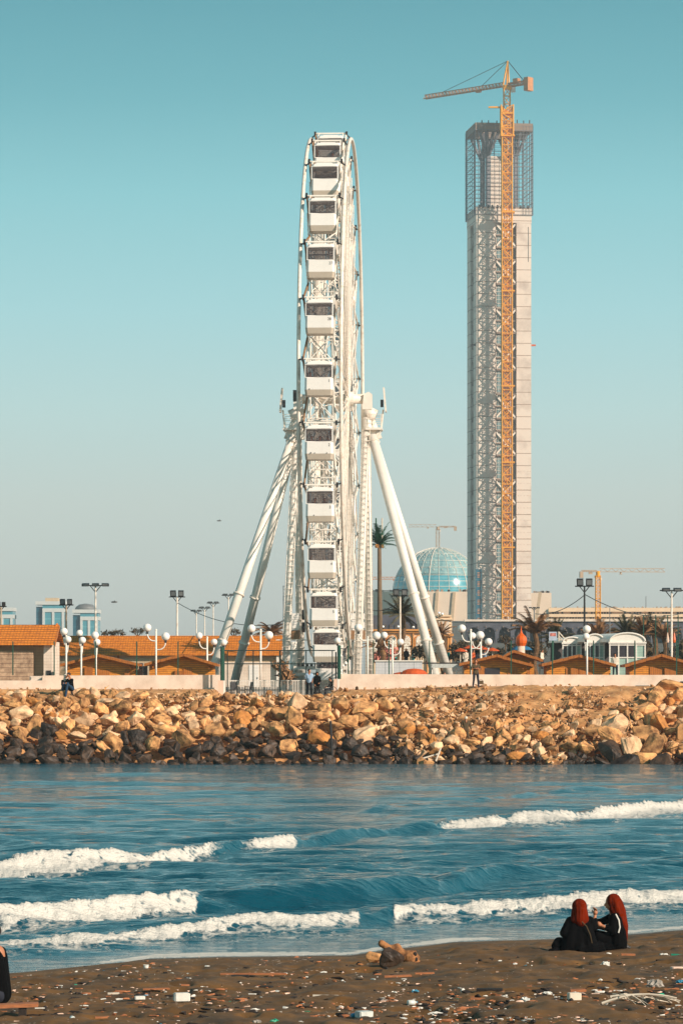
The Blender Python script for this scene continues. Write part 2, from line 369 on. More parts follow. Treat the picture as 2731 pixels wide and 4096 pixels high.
Z = sandz(X, Y)+np.where(s > 0, sd(1)*np.minimum(1, np.maximum(0, s-3)/5)*((fbm(X*.9, Y*.7, 4)-.5)*.2+(fbm(X*3, Y*3, 4)-.5)*.12-.07*np.clip((vn(X*2.6, Y*2.2)-.66)*5, 0, 1)*(s > 4)), 0)
wet = np.clip(1-(s-1.6+(fbm(X*.5, Y*.2, 3)-.5)*4)/2.2, 0, 1)
struct(grid('sand', 0, 0, X, Y, Z, beach_mat(), {'wet': wet}))

# ------------------------------------------------------------------ sea
def water_mat():
    m = bpy.data.materials.new('sea_water'); m.use_nodes = True; nt = m.node_tree; N = nt.nodes; L = nt.links; b = N['Principled BSDF']
    a = N.new('ShaderNodeAttribute'); a.attribute_name = 'foam'
    tc = N.new('ShaderNodeTexCoord')
    n = N.new('ShaderNodeTexNoise'); n.inputs['Scale'].default_value = 4.5; n.inputs['Detail'].default_value = 8; n.inputs['Roughness'].default_value = .7; n.inputs['Distortion'].default_value = .6
    mp = N.new('ShaderNodeMapping'); mp.inputs['Scale'].default_value = (1, .45, 1.5); L.new(tc.outputs['Object'], mp.inputs[0]); L.new(mp.outputs[0], n.inputs['Vector'])
    vo = N.new('ShaderNodeTexVoronoi'); vo.feature = 'DISTANCE_TO_EDGE'; vo.inputs['Scale'].default_value = 3.2
    mpv = N.new('ShaderNodeMapping'); mpv.inputs['Scale'].default_value = (1, .6, 1); nd = N.new('ShaderNodeTexNoise'); nd.inputs['Scale'].default_value = 2.2; nd.inputs['Detail'].default_value = 3
    L.new(tc.outputs['Object'], nd.inputs['Vector']); va = N.new('ShaderNodeVectorMath'); va.operation = 'ADD'; L.new(tc.outputs['Object'], va.inputs[0]); L.new(nd.outputs['Color'], va.inputs[1]); L.new(va.outputs[0], mpv.inputs[0]); L.new(mpv.outputs[0], vo.inputs['Vector'])
    vm = N.new('ShaderNodeMath'); vm.operation = 'MULTIPLY_ADD'; vm.inputs[1].default_value = .75; L.new(vo.outputs['Distance'], vm.inputs[0]); 
    nsc = N.new('ShaderNodeMath'); nsc.operation = 'MULTIPLY_ADD'; nsc.inputs[1].default_value = .9; nsc.inputs[2].default_value = -.02; L.new(n.outputs['Fac'], nsc.inputs[0]); L.new(nsc.outputs[0], vm.inputs[2])
    ad = N.new('ShaderNodeMath'); ad.operation = 'SUBTRACT'; L.new(a.outputs['Fac'], ad.inputs[0]); L.new(vm.outputs[0], ad.inputs[1])
    rm = N.new('ShaderNodeMapRange'); rm.inputs['From Min'].default_value = -.10; rm.inputs['From Max'].default_value = .16; L.new(ad.outputs[0], rm.inputs['Value'])
    f = rm.outputs[0]
    mx = N.new('ShaderNodeMix'); mx.data_type = 'RGBA'; L.new(f, mx.inputs[0]); mx.inputs[6].default_value = (*lin(14, 72, 88), 1); mx.inputs[7].default_value = (*lin(212, 208, 198), 1)
    L.new(mx.outputs[2], b.inputs['Base Color'])
    mr = N.new('ShaderNodeMapRange'); mr.inputs['To Min'].default_value = .07; mr.inputs['To Max'].default_value = .95; L.new(f, mr.inputs['Value']); L.new(mr.outputs[0], b.inputs['Roughness'])
    b.inputs['IOR'].default_value = 1.33
    # ripples
    mp2 = N.new('ShaderNodeMapping'); mp2.inputs['Scale'].default_value = (.34, 1, 1); mp2.inputs['Rotation'].default_value = (0, 0, .2); L.new(tc.outputs['Object'], mp2.inputs[0])
    n2 = N.new('ShaderNodeTexNoise'); n2.inputs['Scale'].default_value = 2.6; n2.inputs['Detail'].default_value = 5; n2.inputs['Roughness'].default_value = .55; L.new(mp2.outputs[0], n2.inputs['Vector'])
    n3 = N.new('ShaderNodeTexNoise'); n3.inputs['Scale'].default_value = 22; n3.inputs['Detail'].default_value = 5; L.new(tc.outputs['Object'], n3.inputs['Vector'])
    bp = N.new('ShaderNodeBump'); bp.inputs['Distance'].default_value = .105; L.new(n2.outputs['Fac'], bp.inputs['Height'])
    n4 = N.new('ShaderNodeTexNoise'); n4.inputs['Scale'].default_value = 8; n4.inputs['Detail'].default_value = 4; L.new(mp2.outputs[0], n4.inputs['Vector'])
    bp4 = N.new('ShaderNodeBump'); bp4.inputs['Distance'].default_value = .045; L.new(n4.outputs['Fac'], bp4.inputs['Height']); L.new(bp.outputs[0], bp4.inputs['Normal'])
    bp2 = N.new('ShaderNodeBump'); L.new(f, bp2.inputs['Strength']); bp2.inputs['Distance'].default_value = .035; L.new(n3.outputs['Fac'], bp2.inputs['Height']); L.new(bp4.outputs[0], bp2.inputs['Normal'])
    L.new(bp2.outputs[0], b.inputs['Normal'])
    return m
def curve(pts):
    xs = []; ys = []; ex = []
    for p in pts:
        D = EYE*F/(p[1]-HY); xs.append((p[0]-CX)*D/F); ys.append(D); ex.append(p[2:])
    o = np.argsort(xs); return np.array(xs)[o], np.array(ys)[o], np.array(ex)[o]
# crest lines traced over the water: px, py of the crest foot, height m, foam 0-1, foam reach towards shore m
WAVES = [
 curve([(-2200, 3560, .2, .5, 2), (-700, 3500, .24, .9, 2.6), (0, 3478, .24, 1, 3), (300, 3466, .27, 1, 3), (600, 3446, .25, 1, 2.6), (840, 3420, .24, .9, 2.4), (925, 3408, .2, .55, 1), (975, 3400, .22, .8, 2.4), (1100, 3390, .26, 1, 2.4), (1175, 3382, .28, .9, 2.2), (1215, 3378, .2, .5, .8), (1480, 3340, .2, .5, 3), (1740, 3318, .22, .6, 3), (1790, 3305, .26, .95, 3), (1960, 3296, .28, 1, 3.4), (2020, 3290, .17, .9, 1.6), (2100, 3283, .26, 1, 3.4), (2250, 3274, .28, 1, 3.6), (2310, 3268, .18, .88, 1.6), (2400, 3262, .32, 1, 4.4), (2731, 3232, .38, 1, 6), (3400, 3200, .4, 1, 6), (5000, 3140, .4, .6, 4)]),
 curve([(-2200, 3800, .2, .6, 1.6), (-600, 3730, .26, 1, 2.2), (0, 3690, .27, 1, 2), (300, 3672, .31, 1, 2.1), (600, 3648, .36, 1, 2), (780, 3632, .37, .9, 1.6), (850, 3628, .34, .1, .3), (1150, 3606, .36, 0, 0), (1450, 3590, .36, 0, 0), (1750, 3560, .30, 0, 0), (1950, 3518, .26, .25, .4), (2000, 3512, .27, .45, .4), (2060, 3508, .24, .1, .2), (2731, 3470, .16, 0, 0), (4000, 3440, .12, 0, 0)]),
 curve([(-2200, 3900, .12, .6, 1), (0, 3778, .10, .95, 1.0), (400, 3762, .12, 1, 1.1), (700, 3742, .14, 1, 1.1), (1000, 3715, .16, 1, 1.2), (1300, 3694, .19, 1, 1.5), (1430, 3682, .20, .9, 1.3), (1475, 3676, .22, .1, .3), (1550, 3668, .22, .12, .4), (1580, 3664, .18, .95, .9), (1700, 3656, .19, 1, 1.1), (1900, 3646, .18, 1, 1.1), (2200, 3630, .18, 1, 1.3), (2500, 3614, .19, 1, 1.4), (2731, 3600, .20, 1, 1.5), (4000, 3560, .2, .8, 2)]),
 curve([(-2000, 3320, .12, 0, 0), (0, 3372, .2, 0, 0), (160, 3384, .1, 0, 0), (700, 3385, .04, 0, 0), (4000, 3395, .04, 0, 0)]),
 curve([(-2000, 3250, .06, 0, 0), (500, 3290, .09, 0, 0), (900, 3300, .1, 0, 0), (1300, 3260, .06, 0, 0), (2300, 3160, .08, 0, 0), (4000, 3120, .08, 0, 0)]),
 curve([(-2000, 3560, .06, 0, 0), (600, 3545, .07, 0, 0), (1000, 3520, .06, 0, 0), (1800, 3440, .09, 0, 0), (2400, 3420, .14, 0, 0), (4000, 3380, .14, 0, 0)]),
]
pyr = np.concatenate([np.arange(3040, 3420, 1.5), np.arange(3420, 3925, 1.2), [3935, 3960, 4000]])[:, None]
uu = np.concatenate([np.linspace(-5200, -350, 50), np.arange(-330, 3060, 4.2), np.linspace(3080, 7000, 50)])[None, :]
Y = EYE*F/(pyr-HY)+0*uu; X = (uu-CX)/F*Y
cell = np.abs(np.gradient(Y, axis=0))
Z = np.zeros_like(Y); foam = np.zeros_like(Y)
for i in range(64):
    lam = .9*(12/.9)**rng.random(); th = rng.normal(0, .26)+.12; ph = rng.random()*6.28; k = 2*PI/lam
    amp = .0062*lam**.6
    Z += np.clip((lam/cell-2.5)/3, 0, 1)*amp*np.sin(k*(X*math.sin(th)+Y*math.cos(th))+ph)
for i in range(44):
    lam = .28*(1.1/.28)**rng.random(); th = rng.normal(0, .45)+.1; ph = rng.random()*6.28; k = 2*PI/lam
    Z += np.clip((lam/cell-1.6)/2, 0, 1)*.0042*lam**.7*np.sin(k*(X*math.sin(th)+Y*math.cos(th))+ph)*(.5+1.2*vn(X*.3+i, Y*.3))
calm = np.clip((wl(X)+0-Y)*-1/10, .15, 1); Z *= calm*.88*(1-.15*np.clip((Y-95)/30, 0, 1))
lump = fbm(X*1.6, Y*.8, 4); lump2 = fbm(X*5, Y*2.4, 3); lump3 = fbm(X*10, Y*3.6, 3)
for (cx, cy, ex) in WAVES:
    yc = np.interp(X, cx, cy)+(fbm(X*.22+3, X*0+2, 3)-.5)*1.6; h = np.interp(X, cx, ex[:, 0])*(.8+.4*vn(X*.35+cy[0], X*0)); fo = np.interp(X, cx, ex[:, 1]); rc = np.interp(X, cx, ex[:, 2])
    d = Y-yc
    wf = .55+.35*(1-fo); prof = np.where(d < 0, np.exp(-(d/wf)**2), np.exp(-(d/2.6)**2)+.0)
    white = np.where(fo > .5, 1, 0)*np.clip((fo-.5)*2, 0, 1)
    Z += h*prof - .25*h*np.exp(-((d+2.4)/1.5)**2)
    # tumbling white water spills towards the shore
    rag = fbm(X*3.3+cy[0], Y*.9, 4)
    reach = np.maximum(rc, .05)*(.1+.7*lump+.8*rag)*np.clip(fo, .2, 1)
    white = white*np.clip((fo-.35-.6*(rag-.5))*2.6, 0, 1)
    band = np.clip((d+reach)/(.22*reach+.03), 0, 1)*np.clip((.25+.9*(lump3-.4)-d)/.2, 0, 1)
    Z += white*band*(np.where(d < 0, h*.3*np.clip(1+d/(reach+.3), 0, 1), 0)+.09*(lump-.42)+.06*(lump2-.5)+.045*(lump3-.5))
    foam = np.maximum(foam, white*band*(.62+.25*lump+.4*(lump3-.3)))
    trail = np.clip(1-np.abs(d+reach*1.3)/(reach+1.6), 0, 1)*.55*fo+np.clip(1-np.abs(d-1.6)/2.0, 0, 1)*.36*fo
    foam = np.maximum(foam, trail*(.5+.9*lump2))
sz = sandz(X, Y); depth = -sz
swash = np.clip(1-np.abs(depth-.03)/.05, 0, 1)*np.clip((fbm(X*.5, X*0+7, 3)-.36)*3.2, .12, 1.1)*(.5+.9*lump2)
foam = np.maximum(foam, swash*1.9)
foam = np.maximum(foam, np.clip(1-np.abs(depth-.35)/.4, 0, 1)*(.30+.25*lump))
foam = np.maximum(foam, np.clip((Y-199.2)/2, 0, 1)*.5*(.4+lump))
Z = np.where(depth < .3, Z*np.clip(depth/.3, .04, 1), Z)+np.where(depth < .12, .006, 0)
struct(grid('sea_water', 0, 0, X, Y, Z, water_mat(), {'foam': foam}))

# ------------------------------------------------------------------ land behind the water
def landz(X, Y):
    n = fbm(X*.13+5, Y*.25, 3)-.5; left = np.clip((-X-2)/6, 0, 1); rgt = np.clip((X-2)/6, 0, 1)
    yy = [190, 199.5, 201, 204.5, 208.5, 212.5, 214.5, 221, 228, 300, 380, 480, 900, 1500, 3000, 30000]
    zl = [-1.5, -.5, .3, 1.7, 3.0, 4.0, 4.35, 4.5, 4.2, 4.2, 5, 8, 14, 30, 34, 30]
    z = np.interp(Y, yy, zl); zl[5] = 4.25; zl[6] = 4.62; zl[7] = 4.68
    z2 = np.interp(Y, yy, zl)
    gate = np.clip((X+8.4)/.8, 0, 1)*np.clip((-.3-X)/.8, 0, 1)*np.clip((Y-209)/3, 0, 1)*np.clip((236-Y)/10, 0, 1)
    z = z*(1-rgt)+z2*rgt
    far = np.clip((Y-300)/60, 0, 1)*(1-np.clip((X/np.maximum(Y, 1)-.008)/.012, 0, 1)); z = z-far*(z-np.minimum(z, 4.2))
    return z - gate*(z-3.92) + n*np.clip(1-np.abs(Y-207)/9, 0, 1)*.7
Yr = np.concatenate([np.linspace(192, 225, 130), [227, 229]])[:, None]
xr = np.linspace(-1, 1, 420)[None, :]; xr = np.sign(xr)*(np.abs(xr)*.5+np.abs(xr)**6*1.6)
X = xr*(Yr*.34+8); Y = Yr+0*xr
Z = landz(X, Y)+np.where((Y > 199) & (Y < 219), (fbm(X*1.3, Y*1.3, 4)-.5)*.7*np.clip((218-Y)/6, 0, 1), 0)
px_ = X/Y*F+CX
sink = np.where(px_ < 1500, 1, np.clip((2.6-Z)/1.5, 0, 1))*np.clip((213-Y)/2, 0, 1)*np.clip((Y-199)/1, 0, 1)
Z = Z-1.25*sink
struct(grid('embankment_ground', 0, 0, X, Y, Z, M_dirt))
Yr = np.concatenate([np.linspace(229, 300, 20), np.geomspace(305, 1745, 36)])[:, None]; X2 = xr*(Yr*.45+20); Y2 = Yr+0*xr
struct(grid('town_ground', 0, 0, X2, Y2, landz(X2, Y2), M_land))
def lz(x, y): return float(landz(np.array([[x]]), np.array([[y]]))[0, 0])
# ------------------------------------------------------------------ boulders
def rock_mesh(seed, n=13, flat=.75, jag=.0):
    r = random.Random(seed); bm = bmesh.new()
    for i in range(n):
        v = Vector((r.gauss(0,1), r.gauss(0,1), r.gauss(0,1))).normalized()*(.8+.3*r.random()); bm.verts.new((v.x, v.y*.9, v.z*flat))
    bmesh.ops.convex_hull(bm, input=bm.verts)
    bmesh.ops.delete(bm, geom=[v for v in bm.verts if not v.link_faces], context='VERTS')
    bmesh.ops.bevel(bm, geom=bm.edges[:], offset=.08, segments=1, affect='EDGES', profile=.6)
    bmesh.ops.triangulate(bm, faces=bm.faces[:]); bmesh.ops.subdivide_edges(bm, edges=bm.edges[:], cuts=1, use_grid_fill=True)
    for v in bm.verts:
        q = v.co*1.7+Vector((seed*7.1, 0, 0)); v.co += v.co.normalized()*(noise.noise(q)*.13+noise.noise(q*3)*.05)
    me = bpy.data.meshes.new('boulder'); bm.to_mesh(me); bm.free(); return me
RK = [rock_mesh(i, 12+i % 5, .62+.06*(i % 5)) for i in range(12)]
RKL = []
for me in RK:
    vs = np.array([v.co[:] for v in me.vertices]); fs = [tuple(p.vertices) for p in me.polygons]; RKL.append((vs, fs))
rocksp = []; cellmap = {}
def try_rock(px, py, rad, lift=0):
    D = 205.
    for i in range(30):
        z = lz((px-CX)*D/F, D); D = .6*D+.4*min(222, max(197, D+(EYE-(py-HY)*D/F-z)*-2.))
    X = (px-CX)*D/F
    key = (int(X/1.5), int(D/1.5), int(lz(X, D)/1.5))
    p = Vector((X, D, lz(X, D)+lift))
    for q, r in rocksp:
        if abs(q.x-p.x) < 1.6 and (q-p).length < (r+rad)*.62: return
    rocksp.append((p, rad))
def slope_pt():
    px = random.uniform(-500, 3250); D = random.uniform(199.0, 216); X = (px-CX)*D/F
    return px, X, D, lz(X, D)
for it in range(16000):
    px, X, D, z = slope_pt(); u = random.random(); e = it < 4500
    if px < 1560:
        rad = random.uniform(.52, .78) if it < 700 else random.uniform(.38, .56) if e else random.uniform(.16, .34)
        if z > 3.3 and px > 560: rad *= .5
        if 1090 < px < 1560 and it < 1200 and z > .8: rad *= 1.25
        if D > 213.4: continue
    elif px < 2330:
        if z > 1.9 and u < .985: continue
        if z > 2.8: continue
        rad = random.uniform(.42, .66) if e else random.uniform(.2, .4)
    else:
        if z > 2.3+1.5*(px > 2560)+(.6 if px > 2440 else 0): continue
        rad = random.uniform(.7, 1.05) if it < 900 else random.uniform(.4, .6) if e else random.uniform(.2, .4)
    ok = True
    for q, r in rocksp:
        if abs(q.x-X) < 2 and (q.x-X)**2+(q.y-D)**2+(q.z-z-.3*r)**2 < ((r+rad)*.66)**2: ok = False; break
    if ok: rocksp.append((Vector((X, D, z+(rad*.35+random.uniform(-.05, .25)*(z < 3.9) if e else -.12)-(.1 if z > 3.9 else 0))), rad))
rocksp = [(p, r) for p, r in rocksp]
vis = [(p, r) for p, r in rocksp if -60 < p.x/p.y*F+CX < 2800]; out = [(p, r) for p, r in rocksp if not (-60 < p.x/p.y*F+CX < 2800)]
vis.sort(key=lambda t: -t[1]); big = vis[:300]; rest = vis[300:]+out
LBL = {'wet': ('dark wet boulder at the foot of the breakwater beside the water', 'dark wet boulders along the waterline'),
       'left': ('golden tan boulder heaped on the left half of the breakwater slope', 'golden boulders of the breakwater left of the gate posts'),
       'right': ('rough tan boulder on the breakwater slope right of the gate', 'tan boulders of the breakwater right of the gate posts')}
def rotm(r): return Matrix.Rotation(r.uniform(0, 6.28), 3, 'Z') @ Matrix.Rotation(r.gauss(0, .5), 3, 'X') @ Matrix.Rotation(r.gauss(0, .5), 3, 'Y')
rr_ = random.Random(3)
def wetline(p): return p.z < 1.55+.3*math.sin(p.x*.9)+.3*math.sin(p.x*2.3)+.5*math.sin(p.x*7.7+p.y*5)-1.05*sd((p.x+1)/7)
RKM = {}
for p, r in big:
    i = rr_.randrange(12); px = p.x/p.y*F+CX; wet_ = wetline(p)
    k = 'wet' if wet_ else ('left' if px < 1340 else 'right')
    mm_ = M_rockwet if wet_ else rr_.choice([M_rock, M_rock, M_rock, M_rock, M_rock2, M_rock3])
    if (i, mm_.name) not in RKM: me = RK[i].copy(); me.materials.append(mm_); RKM[(i, mm_.name)] = me
    o = bpy.data.objects.new('boulder', RKM[(i, mm_.name)]); col.objects.link(o)
    o.location = p; m4 = rotm(rr_).to_4x4(); o.rotation_euler = m4.to_euler(); o.scale = (r*rr_.uniform(1, 1.3), r*rr_.uniform(.8, 1.1), r*rr_.uniform(.85, 1.1))
    tag(o, LBL[k][0], 'boulder', LBL[k][1])
def scatter_mesh(items, variants):
    V = []; Fc = []; o = 0
    for p, r, sc, M in items:
        vs, fs = variants[rr_.randrange(len(variants))]
        a = (vs*np.array(sc)*r) @ np.array(M).T + np.array(p); V.append(a); Fc += [tuple(i+o for i in f) for f in fs]; o += len(a)
    return np.concatenate(V), Fc
def stuff_mesh(name, items, variants, m, label, cat):
    if not items: return
    V, Fc = scatter_mesh(items, variants); me = bpy.data.meshes.new(name); me.from_pydata(V.tolist(), [], Fc); me.materials.append(m); me.update()
    o = bpy.data.objects.new(name, me); col.objects.link(o); return tag(o, label, cat, kind='stuff')
LOW = []
for sd_ in range(8):
    r = random.Random(50+sd_); bm = bmesh.new()
    for i in range(9): v = Vector((r.gauss(0,1), r.gauss(0,1), r.gauss(0,1))).normalized(); bm.verts.new(v*(.8+.3*r.random()))
    bmesh.ops.convex_hull(bm, input=bm.verts); bmesh.ops.delete(bm, geom=[v for v in bm.verts if not v.link_faces], context='VERTS'); bm.verts.index_update()
    LOW.append((np.array([v.co[:] for v in bm.verts]), [tuple(v.index for v in f.verts) for f in bm.faces])); bm.free()
def S(r): return (r.uniform(.9, 1.3), r.uniform(.8, 1.1), r.uniform(.6, .95))
dry = [(p, r) for p, r in rest if not wetline(p)]; wt = [(p, r) for p, r in rest if wetline(p)]
for lst, m, nm, lb in ((dry[::2], M_rock, 'smaller_rocks', 'smaller golden rocks filling the gaps of the breakwater'), (dry[1::2], M_rock2, 'smaller_rocks', 'smaller pale rocks between the breakwater boulders'), (wt, M_rockwet, 'smaller_rocks', 'smaller dark wet rocks at the waterline')):
    stuff_mesh(nm, [(p, r, S(rr_), rotm(rr_)) for p, r in lst], RKL, m, lb, 'rocks')
# rubble: broken stone of all sizes, thick on the right, thin on the plateau
its = [[], [], []]
for i in range(26000):
    px = random.uniform(-300, 3050); D = random.uniform(199.5, 217.5); X = (px-CX)*D/F; z = lz(X, D)
    den = 1. if 1500 < px < 2400 else (.55 if px > 2400 else (.45 if z > 3.5 else .03))
    if D > 213: den *= .35
    if D > 215: den *= .3
    cl = noise.noise(Vector((X*.35, D*.6, 3.)))
    if px > 1950 and z > 2.2 and cl < .02: den *= .18
    if random.random() > den: continue
    r = min(.36, .045/(random.random()**.62+.07)); r = r*.7 if D > 212 else r*(1.3 if 1480 < px < 2350 else 1)
    zz = z+r*.2+random.uniform(0, .12)*(px < 2300)+(.18 if cl > .1 and D < 212 else 0)
    its[2 if wetline(Vector((X, D, zz))) else (0 if random.random() < .6 else 1)].append(((X, D, zz), r, S(rr_), rotm(rr_)))
stuff_mesh('rubble', its[0], LOW, M_rock, 'golden broken rubble strewn over the embankment slope', 'rubble')
stuff_mesh('rubble', its[1], LOW, M_rock2, 'pale broken rubble strewn over the embankment slope', 'rubble')
stuff_mesh('rubble', its[2], LOW, M_rockwet, 'dark wet rubble along the waterline', 'rubble')
# timber stuck in the rocks
for (x0, y0, x1, y1, D, lab, m) in [(1322, 2885, 1330, 3052, 200.5, 'thin dark upright post standing in the rocks below the gate', M_dark), (1742, 3045, 1762, 2992, 199.8, 'short pale stick leaning upright in the rocks by the water', M_cream), (1668, 3040, 1758, 3014, 200, 'long thin pale plank lying across the wet rocks', M_cream)]:
    a = at(x0, y0, D); b = at(x1, y1, D+.3); tag(MB().tube(a, b, .07 if x0 < 1400 else .05, 6).build('post' if x0 < 1400 else 'stick', m), lab, 'post' if x0 < 1400 else 'stick')
# ------------------------------------------------------------------ the big wheel
WD = 273.; WR = 22.; SC = F/WD; A0 = R(-2.6); NB = 28; dt = 2*PI/NB; PH = 1.18
hub = Vector((-.7, WD, EYE+(HY-1596)/SC))
wheel = thing('ferris_wheel', 'tall white ferris wheel seen almost edge on, standing behind the gate', 'ferris wheel', hub, A0)
# local axes: x = axle, -y = towards the camera, z = up
def W(x, r, th): return Vector((x, -r*.985*math.cos(th), r*.985*math.sin(th)))
for sx in (-1, 1):
    MB().path([W(sx*1.62, 21.55, i*2*PI/112) for i in range(112)], .15, 8, True).build('outer_ring', M_white2, wheel, True)
    MB().path([W(sx*1.02, 20.3, i*dt) for i in range(NB)], .075, 6, True).path([W(sx*.9, 18.3, i*dt) for i in range(NB)], .07, 6, True).build('rim_chord', M_white, wheel)
t = MB()
for i in range(NB):
    a = i*dt+PH; b = a+dt; m_ = a+dt/2
    for (r, x) in ((20.3, 1.02), (18.3, .9)):
        t.tube(W(-x, r, a), W(x, r, a), .06, 5); t.tube(W(-x, r, m_), W(x, r, m_), .045, 5)
        t.tube(W(-x, r, a), W(x, r, m_), .045, 5); t.tube(W(x, r, a), W(-x, r, m_), .045, 5)
        t.tube(W(-x, r, m_), W(x, r, b), .045, 5); t.tube(W(x, r, m_), W(-x, r, b), .045, 5)
    for sx in (-1, 1):
        t.tube(W(sx*1.02, 20.3, a), W(sx*.9, 18.3, a), .05, 5); t.tube(W(sx*1.02, 20.3, a), W(sx*.9, 18.3, m_), .045, 5); t.tube(W(sx*.9, 18.3, m_), W(sx*1.02, 20.3, b), .045, 5)
t.build('rim_truss', M_white, wheel)
sp0 = {}
for sx in (-1, 1):
    m0 = None
    for i in range(NB):
        a = i*dt
        if m0 is None:
            b = MB()
            for k in (-1, 1): b.tube(W(sx*1.25, .8, k*1.2), W(sx*.92, 18.3, k*dt*.48), .055, 5)
            b.tube(W(sx*1.3, .9, 0), W(sx*1.3, 20.2, 0), .04, 5)
            for q in range(40): r_ = 1.5+q*.46; b.rbox(W(sx*1.32, r_, 0), .08, .05, .08)
            o = b.build('spoke', M_white2, wheel); m0 = o
        else:
            o = m0.copy(); col.objects.link(o); o.parent = wheel
        o.rotation_euler = (-a-PH, 0, 0)
    for i in range(NB):
        if i == 0:
            b = MB().tube(W(sx*1.2, 21.95, 0), W(sx*1.62, 21.6, 0), .06, 5).rbox(W(sx*1.28, 22, 0), .16, .34, .34)
            k0 = b.build('ring_bracket', M_dark, wheel)
            b = MB().tube(W(sx*1.25, 21.95, 0), W(sx*1.02, 20.3, .42*dt), .085, 6).tube(W(sx*1.25, 21.95, 0), W(sx*1.02, 20.3, -.42*dt), .085, 6)
            a0 = b.build('pivot_arm', M_brown if sx < 0 else M_white2, wheel); k = k0; a_ = a0  # brown on the left arms stands in for their shade
        else:
            k = k0.copy(); a_ = a0.copy(); col.objects.link(k); col.objects.link(a_); k.parent = a_.parent = wheel
        k.rotation_euler = a_.rotation_euler = (-(i*dt)-PH, 0, 0)
t = MB().tube((-3.2, 0, 0), (3.2, 0, 0), .40, 20)
t.build('axle', M_white2, wheel, True)
for sx in (-1, 1): MB().tube((sx*1.15, 0, 0), (sx*1.4, 0, 0), 1.05, 28).tube((sx*1.4, 0, 0), (sx*1.7, 0, 0), .6, 20).build('hub_flange', M_white, wheel)
# supports
def frm(px, py): return Vector(((px-CX)/SC-hub.x, 0, (1592-py)/SC))
base = 3.95-hub.z
for sx in (-1, 1):
    for fy in (-1, 1):
        top = Vector((sx*3.25, fy*.75, -3.1)); bot = Vector((sx*9.45+fy*.5, fy*7.6, base))
        l = MB().tube(top, bot, .37, 18).build('outer_leg', M_white, wheel, True)
        for f_ in (.02, .62, .80):
            c = top.lerp(bot, f_); e = top.lerp(bot, f_+.006); f1 = MB().tube(c, e, .47, 18).build('flange', M_white2, l, True)
        MB().tube(bot+Vector((0, 0, 0)), bot+Vector((0, 0, .3)), .7, 16).build('footing', M_white2, l)
        top = Vector((sx*2.85-.1, fy*.5, -2.6)); bot = Vector((sx*2.9-.4+fy*.3, fy*6.5, base))
        l = MB().tube(top, bot, .33 if fy > 0 else .3, 16).build('inner_leg', M_white, wheel, True)
        b = MB(); n_ = 46
        off = Vector((sx*.02, -.42, 0))
        for q in range(n_+1):
            c = top.lerp(bot, q/n_)+off
            b.tube(c+Vector((-.3, 0, 0)), c+Vector((.3, 0, 0)), .022, 4)
            b.path([c+Vector((.34*math.cos(a), -.34*math.sin(a)*.9, 0)) for a in [k*PI/6 for k in range(7)]], .02, 4)
        for dx in (-.3, .3): b.tube(top+off+Vector((dx, 0, 0)), bot+off+Vector((dx, 0, 0)), .03, 4)
        b.build('caged_ladder', M_white2, l)
    # bearing head, collar and walkway
    b = MB().prism([(sx*2.45, -.9), (sx*3.25, -.9), (sx*3.25, .35), (sx*2.95, .55), (sx*2.55, .35)][::(1 if sx > 0 else -1)], -.55, .55)
    b.tube((sx*2.75, 0, -.8), (sx*2.95, 0, -3.3), .45, 16, .62).build('bearing_head', M_white, wheel)
    b = MB().tube((sx*2.6, 0, -1.1), (sx*3.5, 0, -1.5), .6, 16).tube((sx*2.9, 0, -1.5), (sx*3.6, 0, -3.4), .42, 16, .5)
    b.build('knee_joint', M_white2, wheel, True)
    pf = MB().box(min(sx*2.7, sx*4.1), max(sx*2.7, sx*4.1), -1, 1, -2.62, -2.44).tube((sx*3.5, -.6, -3.6), (sx*4.0, -.8, -2.6), .04, 5).tube((sx*3.5, .6, -3.6), (sx*4.0, .8, -2.6), .04, 5).build('walkway', M_white, wheel)
    b = MB()
    for y_ in (-.95, .95):
        for k in range(3): b.tube((sx*(2.9+k*.55), y_, -2.45), (sx*(2.9+k*.55), y_, -1.35), .022, 5)
        for z_ in (-1.35, -1.7, -2.05): b.tube((sx*2.8, y_, z_), (sx*4.05, y_, z_), .018, 5)
    b.tube((sx*2.8, -.95, -1.35), (sx*2.8, .95, -1.35), .018, 5); b.build("handrails", M_white2, pf)
    MB().tube((sx*4.0, 0, -2.5), (sx*4.15, 0, -.9), .07, 6).build('panel_mast', M_white2, wheel)
    MB().rbox((sx*4.28, 0, -.1), .12, 1.1, 2.0, 0, 0, sx*R(-5)).build('light_panel', M_white2, wheel)
    MB().rbox((sx*4.05, -.2, -.4), .24, .4, .6).build('lamp_box', M_dark, wheel)
MB().rbox((-3.1, -.5, .25), .35, .3, .9).build('floodlight_box', M_dark, wheel)
